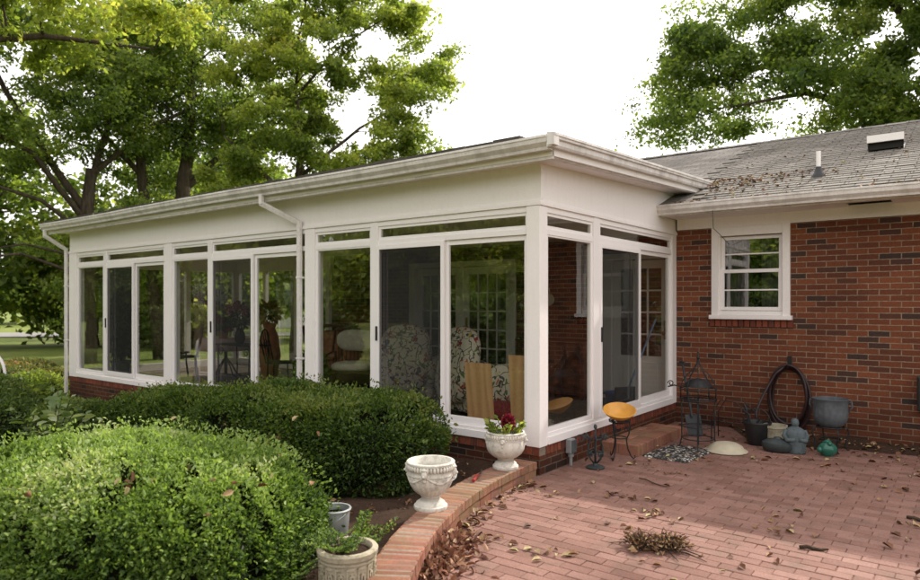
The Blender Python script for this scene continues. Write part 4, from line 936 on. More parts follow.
for k, (x, y, rx, rz_) in enumerate(((-13.5, -8.2, 2.0, 1.1), (-17.5, -6.0, 1.8, 1.0), (-8.5, -11.0, 2.2, 1.2), (-3.5, -12.5, 2.2, 1.2), (-22, -11, 2.4, 1.3))):  # shrub row added out of view, keeps the bright lawn out of the glass
    hedge('added_shrub', 'dense dark shrub added unseen behind the viewer to block the lawn reflection', (x, y, gz(x, y) + rz_ * .8), (rx, 1.3, rz_), 5000, 0.14, LF['dark'], 2.3, 130 + k, 0.2, 0, gz(x, y), 'shrub', 'shrubs added behind the viewer to darken the glass reflections', rich=False, freq=1.6)
# garden trees near the left edge
tree('crape_myrtle', 'small pinkish flowering tree on the lawn at the left edge', gtree(-37, 2.6), [(0, 0, -.1, .12), (0, 0, 1.4, .09), (.1, .2, 2.6, .04)], [[(0, 0, 1.2, .06), (-.3, -.5, 2.4, .03)], [(0, 0, 1.2, .06), (.3, .5, 2.3, .03)]],
     [(0, 0, 2.6, .9, .9, .8), (0, 0, 1.6, .7, .8, .5)], 6000, .13, LF['pink'], 61, (.3, .5))
hedge('shrub', 'round green bush on the lawn in front of the far road at the left edge', (-34.5, 0.6, 0.1), (1.5, 1.3, 0.95), 9000, 0.16, LF['oak'], 2.2, 28, 0.25, 0, -0.55, 'shrub', rich=False, freq=1.5, gaps=0.3)
hedge('shrub', 'yellow green bush on the lawn nearest the sunroom corner', (-24.5, 1.6, 0.0), (1.1, 1.0, 0.75), 9000, 0.12, LF['maple'], 2.2, 29, 0.25, 0, -0.55, 'shrub', rich=False, freq=1.8, gaps=0.3)
# behind the house, right
tree('oak_tree', 'large oak spreading over the roof ridge at the right', gtree(2.6, 20.5),
     [(0, 0, -.2, .5), (0, 0, 4, .42), (-.2, -.2, 7, .36), (-.3, -.2, 10, .25), (-.2, 0, 15, .08)],
     [[(-.2, -.1, 7.0, .26), (-2.2, -1.2, 8.8, .17), (-4.8, -1.8, 9.6, .10), (-7.2, -2.4, 9.4, .04)], [(-.2, 0, 6.2, .2), (-1.6, -1.6, 7.6, .14), (-3.6, -2.8, 8.2, .08), (-5.6, -3.4, 8.0, .03)], [(-.2, 0, 8, .2), (1.8, -.8, 10, .14), (4, -1.4, 11, .06)], [(-.2, 0, 9, .18), (-1.8, -1.2, 11.6, .11), (-4, -1.6, 13, .04)], [(-.1, 0, 6, .16), (1.4, -1.8, 7.0, .11), (3.0, -3.0, 7.2, .04)], [(-.2, 0, 10, .14), (.8, -.6, 12.5, .08), (1.5, -1, 14.5, .03)]],
     [(-6.6, -2.6, 9.8, 1.7, 1.5, 1.2), (-6.2, -2.9, 7.9, 1.3, 1.1, .8), (-4.2, -1.9, 10.6, 2.2, 1.8, 1.3), (-3.4, -2.8, 8.4, 1.7, 1.4, .8), (-1.2, -1.4, 10.6, 2.8, 2.4, 2.0), (.6, -1.6, 7.6, 2.6, 2.0, 1.6), (2.6, -1.4, 10.6, 2.8, 2.4, 2.2), (-3, -.6, 13.4, 2.8, 2.4, 2.2), (1, -.4, 14.6, 3.4, 3.2, 2.4), (3.6, -2.0, 7.4, 2.0, 1.8, 1.3), (1.8, -1.0, 5.6, 2.6, 2.0, 1.4), (-1.6, -1.8, 7.0, 1.4, 1.2, .8), (-5.0, -2.4, 9.0, 1.6, 1.2, .9), (-1.2, -2, 7.0, 1.3, 1.2, .9), (-1.6, -2, 9.4, 1.7, 1.5, 1.2), (-7.5, -2.4, 8.7, 1.0, 1.0, .9), (-6.6, -2.4, 10.8, 1.4, 1.2, .9), (-3.2, -2.2, 7.0, 1.0, .9, .6), (-1.7, -2, 8.2, 1.2, 1.2, .9), (-2.7, -2.2, 7.3, 1.0, .9, .7), (-.8, -1.5, 6.2, 1.2, 1.2, .9), (-8.6, -2.3, 8.8, 1.0, .9, .7), (-7.7, -2.3, 7.7, .9, .9, .5), (-5.9, -2.3, 8.0, 1.2, 1.0, .6), (-7.0, -2.3, 10.4, 1.3, 1.1, .8), (-4.4, -2, 12.0, 1.5, 1.4, 1.0), (-1.4, -2, 6.6, 1.0, 1.0, .6)], 135000, 0.14, LF['rightoak'], 71, (0.55, 1.1), tb=0.22)
tree('oak_tree', 'tall unseen oak added behind the house beyond the right edge to shade the patio', gtree(9.5, 17.5), [(0, 0, -.2, .45), (0, 0, 5, .36), (.2, 0, 9, .24), (.2, .1, 14, .14), (-.6, 0, 17.5, .06)], [[(.2, .1, 14, .1), (-1.6, 0, 16.2, .06), (-3.4, 0, 16.9, .03)], [(0, 0, 6, .18), (-2, -.8, 8.5, .1), (-3.6, -1.2, 10, .04)], [(0, 0, 7, .18), (1.8, .8, 9.5, .1), (3.4, 1.2, 11, .04)], [(0, 0, 8, .15), (0, -1.8, 10, .09), (-.2, -3, 11, .04)]],
     [(-1.8, -.6, 9.4, 2.6, 2.6, 1.8), (2, .6, 10, 3.2, 3, 2.4), (-.2, -1.0, 11.6, 2.6, 2.4, 1.5), (.2, .1, 14, 1.6, 1.8, 1.1), (-3.4, 0, 17.3, 1.3, .8, .6), (-.9, 0, 15.9, 1.5, .9, .8)], 36000, 0.24, LF['dark'], 72, (0.5, 0.9))  # unseen oak added, crown lobes shaped to dapple shade on the patio
# trees across the garden that show only as reflections in the glass
for k, (x, y, h, w) in enumerate([(-19, -20, 12, 4.5), (-29, -17, 12, 5), (-10, -27, 13, 5), (-22, -7.5, 9, 3.6), (-38, -22, 14, 6), (-31, -9.5, 10, 4), (-24, -32, 15, 6)]):
    tree('garden_tree', ['leafy garden tree standing across the garden behind the viewer'][0], gtree(x, y), [(0, 0, -.2, .3), (0, 0, h * .35, .24), (.1, .1, h * .75, .1)], [[(0, 0, h * .3, .12), (-1, -1.2, h * .5, .06)], [(0, 0, h * .3, .12), (1, 1.2, h * .5, .06)]],
         [(0, 0, h * .66, w * .85, w * .85, h * .3), (-.5, -w * .45, h * .42, w * .6, w * .6, h * .2), (.5, w * .45, h * .42, w * .6, w * .6, h * .2)], 13000, 0.34, LF['maple'], 80 + k, (0.8, 1.4), 'garden trees reflected in the sunroom glass')

# ------------------------------------------------------------------ far things
wb = thing('white_building', 'far white building seen through the sunroom glass beyond the lawn', 'building', (-44.0, 31.0, gz(-44, 31)))
yaw = math.radians(37.7 + 90)
def wbp(a, b, z): return (-44 + a * 0.791 - b * 0.6116, 31 + a * 0.6116 + b * 0.791, gz(-44, 31) + z)
m = MB(); m.add([wbp(a, b, z) for z in (0, 2.7) for a, b in ((-7, 0), (7, 0), (7, 6), (-7, 6))], [(0, 3, 2, 1), (4, 5, 6, 7), (0, 1, 5, 4), (1, 2, 6, 5), (2, 3, 7, 6), (3, 0, 4, 7)]); m.build('wall', M['whitehouse'], wb)
m = MB(); m.add([wbp(-7.4, -.5, 2.65), wbp(7.4, -.5, 2.65), wbp(7.4, 3, 4.3), wbp(-7.4, 3, 4.3), wbp(7.4, 6.5, 2.65), wbp(-7.4, 6.5, 2.65)], [(0, 1, 2, 3), (3, 2, 4, 5)]); m.build('roof', M['shingle'], wb)
for a in (-4.5, 3.0):
    m = MB(); m.add([wbp(a, -.03, 1.0), wbp(a + 1.1, -.03, 1.0), wbp(a + 1.1, -.03, 2.1), wbp(a, -.03, 2.1)], [(0, 1, 2, 3)]); m.build('window', M['black'], wb)
m = MB(); m.box(-41.06, -40.9, 5.0, 5.16, -.6, 1.6); m.lathe([(.13, 1.6), (.13, 1.63), (.02, 1.75)], (-40.98, 5.08, 0), 4)
o = m.build('post', M['whitehouse']); tag(o, 'slim white gate post by the road at the left edge', 'post')
for z, lb in ((4.55, 'upper of the two thin utility wires at the left edge'), (3.75, 'lower of the two thin utility wires at the left edge')):
    m = MB(); m.tube([(-46 + 0.791 * t, 4 + 0.6116 * t, z + .35 * ((t + 2) / 18) ** 2) for t in np.linspace(-30, 13, 20)], .022, 5); o = m.build('utility_wire', M['plasticgrey']); tag(o, lb, 'wire', 'utility wires')

# white garden chair with arched back, at the left edge
gc = thing('garden_chair', 'white metal garden chair with an arched back at the left edge', 'chair', (-8.58, -1.88, -0.45))
c0 = Vector((-8.58, -1.88, -0.45)); ax = Vector((0.791, 0.6116, 0)); ay = Vector((-0.6116, 0.791, 0))
def gp(a, b, z): return c0 + ax * a + ay * b + Vector((0, 0, z))
arch = [gp(-.26, .22, 0)] + [gp(-.26, .22, .5), gp(-.26, .22, .95)] + [gp(-.26 * math.cos(t), .22, .95 + .36 * math.sin(t)) for t in np.linspace(.2, PI - .2, 12)] + [gp(.26, .22, .95), gp(.26, .22, .5), gp(.26, .22, 0)]
m = MB(); m.tube(arch, .022, 8)
m.tube([gp(-.18, .22, .5)] + [gp(-.18 * math.cos(t), .22, .95 + .24 * math.sin(t)) for t in np.linspace(0, PI, 10)] + [gp(.18, .22, .5)], .014, 6)
for a in (-.09, 0, .09): m.tube([gp(a, .22, .45), gp(a, .22, 1.15)], .01, 6)
m.tube([gp(-.25, .22, .85), gp(.25, .22, .85)], .012, 6); m.build('backrest', M['frame'], gc, smooth=True)
m = MB()
for i in range(9): m.obox(gp(-.24 + i * .06, 0, .45), (.045, .46, .018), (0, 0, math.radians(37.7)))
m.build('seat', M['frame'], gc)
for a in (-.24, .24): MB().tube([gp(a, -.2, 0), gp(a, -.2, .65), gp(a, .2, .68)], .018, 8).build('leg', M['frame'], gc)

# ------------------------------------------------------------------ patio things
def fluted(n, amp, lo, hi):
    return lambda i, a: 1 + (amp * abs(math.cos(a * n / 2)) if lo <= i <= hi else 0)
def stone_urn(label, loc, prof, nfl, fl_lo, fl_hi, masks=True, scale=1.0, group=None):
    u = thing('stone_urn', label, 'urn', loc, group); c = Vector(loc)
    MB().lathe([(r * scale, z * scale) for r, z in prof], c, 96, fluted(nfl, 0.035, fl_lo, fl_hi)).build('bowl', M['urn'], u, smooth='auto')
    r_rim = max(r for r, z in prof) * scale; h = max(z for r, z in prof) * scale
    m = MB(); k = 44
    for i in range(k):   # relief band of small tongues below the rim
        a = 2 * PI * i / k; m.ball(c + Vector((math.cos(a) * r_rim * 0.972, math.sin(a) * r_rim * 0.972, h * 0.885)), 0.011, 6, (1, 1, 1.9))
    m.build('relief_band', M['urn'], u, smooth=True)
    for i in range(4):   # mask handles and swags
        a = PI / 4 + i * PI / 2 - .35; d = Vector((math.cos(a), math.sin(a), 0)); q = c + d * r_rim * 0.975 + Vector((0, 0, h * 0.80))
        mm = MB(); mm.ball(q, 0.030, 8, (.75, .75, 1.15)); mm.ball(q + d * .022 + Vector((0, 0, -.008)), .010, 6); mm.ball(q + Vector((0, 0, .034)), .022, 6, (1, 1, .6)); mm.ball(q + Vector((0, 0, -.04)), .016, 6, (.8, .8, 1.2))
        mm.build('lion_mask', M['urn'], u, smooth=True)
        sw = MB(); a2 = a + PI / 2; pts = []
        for j in range(11):
            t = j / 10; aa = a + (a2 - a) * t; zz = h * (0.76 - 0.16 * math.sin(PI * t)); rr = r_rim * (0.955 - 0.10 * math.sin(PI * t)); pts.append(c + Vector((math.cos(aa) * rr, math.sin(aa) * rr, zz)))
        sw.tube(pts, [.006 + .008 * math.sin(PI * j / 10) for j in range(11)], 6); sw.build('swag', M['urn'], u, smooth=True)
    return u
P1 = [(0.118, 0), (0.122, 0.012), (0.120, 0.028), (0.108, 0.036), (0.104, 0.05), (0.088, 0.062), (0.070, 0.078), (0.064, 0.092), (0.072, 0.104), (0.072, 0.112), (0.095, 0.128), (0.122, 0.158), (0.142, 0.195), (0.154, 0.235), (0.158, 0.268), (0.160, 0.278), (0.167, 0.285), (0.166, 0.30), (0.163, 0.31), (0.164, 0.362), (0.172, 0.37), (0.174, 0.385), (0.168, 0.392), (0.150, 0.392), (0.142, 0.38), (0.135, 0.32), (0.10, 0.25), (0.0001, 0.235)]
stone_urn('empty white weathered stone urn on the curved edging beside the hedge', (0.12, -1.71, 0.133), [(r, z * .87) for r, z in P1], 24, 10, 14)
P2 = [(0.112, 0), (0.116, 0.012), (0.114, 0.026), (0.102, 0.034), (0.096, 0.05), (0.078, 0.062), (0.068, 0.074), (0.076, 0.088), (0.078, 0.096), (0.108, 0.108), (0.140, 0.135), (0.160, 0.17), (0.168, 0.21), (0.168, 0.24), (0.166, 0.26), (0.170, 0.268), (0.166, 0.28), (0.166, 0.30), (0.172, 0.312), (0.172, 0.324), (0.156, 0.328), (0.146, 0.31), (0.13, 0.29), (0.0001, 0.285)]
stone_urn('white stone urn planted with a red flower beside the sunroom corner post', (-0.10, -0.42, 0.133), P2, 16, 9, 12)
fp = thing('flowering_plant', 'dark red cockscomb flower with yellowing leaves growing in the urn', 'flowers', (-0.10, -0.42, 0.42))
rng = np.random.default_rng(9)
q = unit(rng.normal(size=(700, 3))); hd = np.array([-0.065, -0.435, 0.545]) + q * np.array([.045, .045, .055]) * rng.uniform(.6, 1, 700)[:, None]
leaves('flower_head', hd, .028, M['redflower'], fp, q, .6, .1, .7, .1, True, rng)
st = MB(); P = []; O = []
for k in range(26):
    a = random.uniform(0, 6.28); b = Vector((-0.10 + .09 * math.cos(a), -0.42 + .09 * math.sin(a), .425)); e = b + Vector((.06 * math.cos(a), .06 * math.sin(a), random.uniform(.04, .13)))
    st.tube([b, (b + e) / 2 + Vector((0, 0, .01)), e], .003, 5)
    for j in range(7): P.append(b.lerp(e, .2 + .8 * j / 6)); O.append((math.cos(a + random.uniform(-1.5, 1.5)), math.sin(a + random.uniform(-1.5, 1.5)), .5))
st.tube([(-0.08, -.43, .42), (-.07, -.435, .53)], .007, 6); st.build('stems', M['twig'], fp)
leaves('leaves', np.array([tuple(p) for p in P]), .05, LF['maple'], fp, unit(np.array(O)), .7, .3, .5, .12, True, rng)

# square-key stone planter in the near corner
pc = (0.50, -2.86, 0.0)
pt = thing('stone_planter', 'round cream stone planter with a raised key pattern at the bottom edge', 'planter', pc)
PP = [(0.125, 0), (0.135, 0.02), (0.145, 0.10), (0.15, 0.20), (0.152, 0.235), (0.163, 0.24), (0.166, 0.265), (0.158, 0.275), (0.135, 0.275), (0.128, 0.262), (0.125, 0.225), (0.0001, 0.23)]
MB().lathe(PP, pc, 64).build('pot', M['planter'], pt, smooth='auto')
kp = MB(); nk = 16
for i in range(nk):
    for (a0, a1, z0, z1) in ((0, .72, .195, .207), (0, .12, .12, .207), (0, .72, .108, .12), (.6, .72, .12, .172), (.3, .72, .160, .172), (.3, .42, .14, .172)):
        A0, A1 = (i + a0) * 2 * PI / nk, (i + a1) * 2 * PI / nk; st_ = np.linspace(A0, A1, 3)
        kp.sweep([(.140, z0), (.1565, z0), (.1565, z1), (.140, z1)], lambda t, r, z: (pc[0] + r * math.cos(t), pc[1] + r * math.sin(t), pc[2] + z), list(st_))
for z in (.09, .222): kp.lathe([(.14, z - .006), (.158, z - .004), (.158, z + .004), (.14, z + .006)], pc, 64)
kp.build('key_pattern', M['planter'], pt)
MB().lathe([(.127, .2), (.126, .245), (.08, .252), (.0001, .256)], pc, 24, lambda i, a: 1 + .01 * math.sin(5 * a)).build('soil', M['soil'], pt)
def ferny(name, label, base, n, h, sp, seed, leaf=.024, mat='boxlight'):
    root = thing(name, label, 'plant', base); r = random.Random(seed); st = MB(); P = []; O = []
    for k in range(n):
        a = r.uniform(0, 6.28); s = sp * r.uniform(.25, 1); hh = h * r.uniform(.5, 1); b = Vector(base) + Vector((math.cos(a) * s * .4, math.sin(a) * s * .4, 0))
        pts = [b + Vector((math.cos(a) * s * t ** 1.6, math.sin(a) * s * t ** 1.6, hh * (t - .25 * t * t))) for t in (0, .25, .5, .75, 1)]; st.tube(pts, [.003, .003, .0025, .002, .001], 4)
        perp = Vector((-math.sin(a), math.cos(a), 0))
        for i in range(16):
            t = .2 + .8 * i / 16; j = min(3, int(t * 4)); q = pts[j].lerp(pts[j + 1], t * 4 - j)
            for sg in (-1, 1):
                for w in (.012, .028): P.append(tuple(q + perp * sg * w * (1.2 - t) + Vector((0, 0, .006)))); O.append(tuple((perp * sg + Vector((0, 0, .5))).normalized()))
    st.build('stems', M['twig'], root); leaves('fronds', np.array(P), leaf, LF[mat], root, np.array(O), .7, .3, .4, .1, True, np.random.default_rng(seed))
    return root
ferny('ferny_plant', 'feathery green weed behind the stone planter beside the edging', (0.27, -2.58, 0.03), 20, .36, .2, 91)
ferny('ferny_plant', 'low feathery greens growing in the stone planter', (0.46, -2.90, 0.25), 26, .10, .15, 92, .016)
ferny('ferny_plant', 'feathery green tuft beside the foreground hedge and the metal pail', (0.10, -2.95, 0.0), 26, .32, .2, 93)
pl_ = thing('metal_pail', 'pale galvanised pail half hidden behind the foreground hedge', 'pail', (-0.10, -2.42, 0.02)); c = (-0.10, -2.42, 0.02)
MB().lathe([(.075, 0), (.08, .005), (.10, .23), (.108, .232), (.11, .24), (.106, .247), (.096, .245), (.094, .2), (.075, .02), (.0001, .02)], c, 40).build('body', M['pail'], pl_, smooth='auto')
MB().lathe([(.092, .205), (.0001, .205)], c, 24).build('water', M['black'], pl_)
MB().tube([Vector(c) + Vector((.105 * math.cos(t), .02 * math.sin(t) - .1 * math.sin(t), .225 - .06 * math.sin(t))) for t in np.linspace(0, PI, 12)], .004, 6).build('handle', M['pail'], pl_)

# landscape spot lamp behind the empty urn
sl = thing('spotlight', 'small pale garden spotlight between the two urns at the hedge foot', 'spotlight', (-0.30, -1.05, 0.04)); c = Vector((-0.26, -1.05, 0.04))
MB().tube([c, c + Vector((0, 0, .11))], .012, 8).build('stake', M['plasticgrey'], sl)
MB().lathe([(.028, -.09), (.045, -.06), (.055, .0), (.066, .05), (.068, .06), (.058, .06), (.05, .04), (.0001, .03)], c + Vector((0, 0, .13)), 24, tilt=(math.radians(58), 0, math.radians(60))).build('lamp_head', M['pail'], sl, smooth='auto')
tw = thing('hand_tool', 'small red handled garden tool lying on the edging beside the planted urn', 'garden tool', (-0.12, -0.85, .14)); 
MB().tube([(-.04, -.98, .147), (-.09, -.88, .15), (-.11, -.82, .15)], [.014, .017, .012], 8).build('handle', M['redplastic'], tw)
MB().tube([(-.11, -.82, .15), (-.14, -.74, .148), (-.20, -.64, .15)], [.006, .006, .004], 6).build('shaft', M['black'], tw)

# outlet box on the brick base
ob = thing('outlet_box', 'grey weatherproof outlet box on a short pipe against the brick base', 'outlet box', (0.05, 0.52, 0)); 
MB().box(.012, .075, .47, .565, .12, .26).build('box', M['plasticgrey'], ob, bevel=.008)
MB().box(.075, .092, .478, .557, .128, .252).build('cover', M['zinc'], ob, bevel=.006)
MB().tube([(.045, .52, -.02), (.045, .52, .12)], .017, 10).lathe([(.03, .085), (.03, .115)], (.045, .52, 0), 12).build('conduit', M['plasticgrey'], ob)

# wrought iron pieces
def spiral(c, ux, uz, r0, turns, sgn=1, n=24, grow=0.25):
    c, ux, uz = Vector(c), Vector(ux), Vector(uz); return [c + (ux * math.cos(sgn * t) + uz * math.sin(sgn * t)) * r0 * (1 - (1 - grow) * t / (2 * PI * turns)) for t in np.linspace(0, 2 * PI * turns, n)]
cs = thing('iron_candle_stand', 'short ornate wrought iron stand on a round foot in front of the brick base', 'candle stand', (0.29, .56, 0)); c = Vector((0.29, .56, 0))
MB().lathe([(.088, 0), (.09, .012), (.075, .02), (.03, .03), (.022, .05)], c, 28).build('foot', M['greyiron'], cs, smooth='auto')
m = MB().tube([c + Vector((0, 0, .03)), c + Vector((0, 0, .36)), c + Vector((0, 0, .42))], [.012, .010, .004], 8); m.ball(c + Vector((0, 0, .40)), .017, 8, (1, 1, 1.5)); m.build('stem', M['greyiron'], cs, smooth=True)
m = MB()
for i in range(6):
    a = i * PI / 3; d = Vector((math.cos(a), math.sin(a), 0))
    m.tube([c + d * r + Vector((0, 0, z)) for r, z in ((.02, .05), (.055, .09), (.078, .15), (.08, .21), (.06, .27), (.085, .315), (.105, .325))], .006, 6)
    m.tube(spiral(c + d * .105 + Vector((0, 0, .30)), d, (0, 0, 1), .03, 1.2), .005, 5); m.tube(spiral(c + d * .055 + Vector((0, 0, .14)), d, (0, 0, 1), .03, 1.3, -1), .005, 5)
for z, r in ((.15, .078), (.29, .07)): m.tube([c + Vector((r * math.cos(t), r * math.sin(t), z)) for t in np.linspace(0, 2 * PI, 25)], .005, 5)
d = Vector((-.79, -.61, 0)); m.tube(spiral(c + d * .14 + Vector((0, 0, .28)), d, (0, 0, 1), .05, 1.1), .006, 6)
m.build('scrollwork', M['greyiron'], cs, smooth=True)

bs = thing('plant_stand', 'black iron three legged stand beside the brick step holding the yellow bowl', 'plant stand', (.31, 1.06, 0)); c = Vector((.31, 1.06, 0))
m = MB()
for z, r in ((.40, .10), (.385, .10), (.22, .075)): m.tube([c + Vector((r * math.cos(t), r * math.sin(t), z)) for t in np.linspace(0, 2 * PI, 25)], .006, 6)
for i in range(8): a = i * PI / 4; m.tube([c + Vector((.1 * math.cos(a), .1 * math.sin(a), .385)), c + Vector((.03 * math.cos(a), .03 * math.sin(a), .36)), c + Vector((0, 0, .36))], .004, 5)
m.build('frame', M['iron'], bs, smooth=True)
for i in range(3):
    a = i * 2 * PI / 3 + .5; d = Vector((math.cos(a), math.sin(a), 0)); m = MB()
    m.tube([c + d * r + Vector((0, 0, z)) for r, z in ((.10, .40), (.112, .33), (.095, .25), (.073, .2), (.085, .11), (.12, .03), (.145, .008), (.16, .02), (.155, .04))], .007, 6)
    m.tube(spiral(c + d * .075 + Vector((0, 0, .3)), d, (0, 0, 1), .028, 1.3), .005, 5); m.build('leg', M['iron'], bs, smooth=True)
o = MB().lathe([(.045, 0), (.05, .004), (.10, .035), (.145, .072), (.163, .10), (.168, .106), (.160, .108), (.14, .08), (.09, .042), (.0001, .03)], (.315, 1.05, .41), 48, tilt=(math.radians(17), math.radians(10), 0)).build('bowl', M['yellow'], smooth='auto')
tag(o, 'tilted yellow ochre ceramic bowl on the black iron stand', 'bowl')

mt = MB(); n = 40; vs = []; fs = []
ux, uy = Vector((.47, -.03, 0)), Vector((.06, .74, 0)); o0 = Vector((.455, 1.30, 0))
def mp_(a, b, z): p = o0 + ux * a + uy * b; return (p.x, p.y, z)
for j in range(n + 1):
    for i in range(n + 1):
        e = min(i, j, n - i, n - j); vs.append(mp_(i / n + .008 * math.sin(j * .6), j / n, .004 if e == 0 else .014 + random.uniform(0, .009)))
for j in range(n):
    for i in range(n): a = j * (n + 1) + i; fs.append((a, a + 1, a + n + 2, a + n + 1))
mt.add(vs, fs); o = mt.build('door_mat', M['mat'], smooth=True); tag(o, 'black and white pebbled door mat in front of the brick step', 'door mat')

# spade leaning by the door post
sp_ = thing('garden_spade', 'dark grey spade leaning beside the sunroom door post behind the birdcage stand', 'spade', (.55, 2.62, 0))
MB().tube([(.30, 2.95, .86), (.50, 2.72, .22)], .014, 8).tube([(.26, 2.98, .86), (.34, 2.92, .86)], .014, 8).build('handle', M['plasticdark'], sp_)
m = MB(); m.add([(.42, 2.70, .25), (.58, 2.78, .25), (.63, 2.73, .03), (.56, 2.66, .0), (.48, 2.64, .03), (.5, 2.76, .25)], [(0, 5, 3, 4), (5, 1, 2, 3)]); m.build('blade', M['plasticdark'], sp_)

# birdcage-like plant stand
bc = thing('birdcage_stand', 'tall black iron birdcage plant stand with pointed top beside the door post', 'plant stand', (.80, 2.02, 0)); c = Vector((.80, 2.02, 0))
for i in range(4):
    a = i * PI / 2 + .3; d = Vector((math.cos(a), math.sin(a), 0))
    MB().tube([c + d * r + Vector((0, 0, z)) for r, z in ((.23, 0), (.19, .03), (.17, .12), (.17, .40), (.18, .56))], .008, 6).build('leg', M['iron'], bc, smooth=True)
m = MB()
for z, r in ((.56, .19), (.54, .19), (.25, .165), (.66, .19), (.12, .165)): m.tube([c + Vector((r * math.cos(t), r * math.sin(t), z)) for t in np.linspace(0, 2 * PI, 29)], .006, 6)
for z in (.55, .25):
    for k in range(-4, 5): x = k * .04; y = math.sqrt(max(0, .175 ** 2 - x * x)); m.tube([c + Vector((x, -y, z)), c + Vector((x, y, z))], .003, 4)
m.build('shelf', M['iron'], bc)
m = MB()
for i in range(10):
    a = i * PI / 5; d = Vector((math.cos(a), math.sin(a), 0)); m.tube([c + d * r + Vector((0, 0, z)) for r, z in ((.19, .55), (.19, .66), (.175, .73), (.12, .81), (.055, .875), (.02, .93), (.006, .98))], .005, 5)
m.tube([c + Vector((0, 0, .95)), c + Vector((0, 0, 1.07))], [.012, .004], 6); m.ball(c + Vector((0, 0, 1.0)), .018, 8); m.ball(c + Vector((0, 0, 1.06)), .011, 6); m.build('cage_top', M['iron'], bc, smooth=True)
MB().lathe([(.15, .685), (.155, .69), (.10, .755), (.02, .775)], c, 28).build('cap_dish', M['iron'], bc, smooth='auto')
m = MB(); d = Vector((-.79, -.61, 0)); m.tube([c + d * .18 + Vector((0, 0, .68)), c + d * .26 + Vector((0, 0, .70)), c + d * .33 + Vector((0, 0, .685))], .008, 6); m.tube(spiral(c + d * .30 + Vector((0, 0, .72)), d, (0, 0, 1), .035, 1.2), .006, 5); m.build('bracket', M['iron'], bc, smooth=True)

ld = thing('lid', 'upturned cream plastic lid lying on the patio by the house wall', 'lid', (1.08, 2.08, 0))
MB().lathe([(.205, .0), (.21, .006), (.205, .016), (.185, .03), (.165, .06), (.12, .088), (.06, .10), (.0001, .103)], (1.08, 2.08, 0.002), 48).build('dome', M['cream'], ld, smooth='auto')
MB().lathe([(.215, 0.004), (.222, .010), (.213, .017), (.205, .012)], (1.08, 2.08, 0.002), 48).build('rim', M['cream'], ld, smooth=True)

wr = thing('wire_rack', 'low bent wire plant rack against the wall behind the cream lid', 'wire rack', (1.0, 2.75, 0)); c = Vector((.98, 2.75, 0)); m = MB()
for dy in (-.13, .13): m.tube([c + Vector((-.22, dy, 0)), c + Vector((-.22, dy, .3)), c + Vector((-.12, dy, .47)), c + Vector((.05, dy, .46)), c + Vector((.2, dy, .33)), c + Vector((.25, dy, 0))], .006, 6)
for k in range(7): x = -.22 + k * .078; m.tube([c + Vector((x, -.13, .22)), c + Vector((x, .13, .22))], .004, 5)
for z in (.22,): m.tube([c + Vector((-.22, -.13, z)), c + Vector((.24, -.13, z))], .005, 5); m.tube([c + Vector((-.22, .13, z)), c + Vector((.24, .13, z))], .005, 5)
m.build('wires', M['iron'], wr, smooth=True)

bp = thing('black_bucket', 'black bucket with a bail handle between the cream lid and the hose', 'bucket', (1.25, 2.68, 0)); c = (1.25, 2.68, 0)
MB().lathe([(.105, 0), (.11, .01), (.145, .24), (.152, .245), (.15, .26), (.14, .256), (.10, .03), (.0001, .03)], c, 32).build('body', M['black'], bp, smooth='auto')
MB().tube([Vector(c) + Vector((.145 * math.cos(t), -.02, .25 + .16 * math.sin(t))) for t in np.linspace(0, PI, 14)], .006, 6).build('handle', M['iron'], bp)
MB().tube([(1.16, 2.66, .25), (1.14, 2.66, .38), (1.11, 2.68, .44)], [.012, .012, .016], 8).tube([(1.27, 2.58, .25), (1.30, 2.57, .31)], [.015, .01], 8).build('tool_grip', M['iron'], bp)

# hose on its wall hook
hs = thing('garden_hose', 'dark red garden hose hung in long loops from a hook on the brick wall', 'hose', (1.42, 3.5, .86))
m = MB(); rg = random.Random(6)
def loop(cx, w, top, bot, y, skew=0): return [(cx + w * math.sin(t) + skew * (1 - math.cos(t)) * .5, y + .012 * math.sin(3 * t), (top + bot) / 2 + (top - bot) / 2 * math.cos(t)) for t in np.linspace(0, 2 * PI, 49)]
for k, (w, bot, y, sk) in enumerate(((.19, .06, 3.515, .0), (.225, .02, 3.49, .0), (.215, .10, 3.47, -.02), (.235, .05, 3.45, .03), (.205, .14, 3.44, .0))):
    m.tube(loop(1.41, w, .80 + .012 * k, bot, y, sk), .0155, 10, False)
m.tube([(1.38, 3.44, .84), (1.28, 3.42, .74), (1.20, 3.38, .58), (1.14, 3.30, .42), (1.11, 3.22, .30), (1.12, 3.15, .16), (1.20, 3.05, .06), (1.35, 2.98, .035)], .0155, 10); m.build('coils', M['hose'], hs, smooth=True)
MB().box(1.385, 1.435, YW - .012, YW, .80, .95).tube([(1.41, YW, .82), (1.41, YW - .13, .82), (1.41, YW - .15, .86)], .009, 8).build('wall_hook', M['iron'], hs)

bpot = MB().lathe([(.08, 0), (.085, .01), (.115, .2), (.125, .205), (.125, .235), (.115, .235), (.10, .05), (.0001, .05)], (1.43, 2.72, 0), 32); o = bpot.build('flower_pot', M['planter'], smooth='auto'); tag(o, 'empty brownish flower pot behind the grey stone figure', 'flower pot')
dp = MB(); dp.lathe([(.10, 0), (.13, .02), (.145, .07), (.14, .10), (.09, .13), (.04, .14), (.03, .155), (.0001, .16)], (1.52, 2.42, 0), 24, lambda i, a: 1 + .12 * math.cos(2 * a)); o = dp.build('stone_ornament', M['greyiron'], smooth='auto'); tag(o, 'low dark lidded stone dish left of the grey stone figure', 'stone ornament')
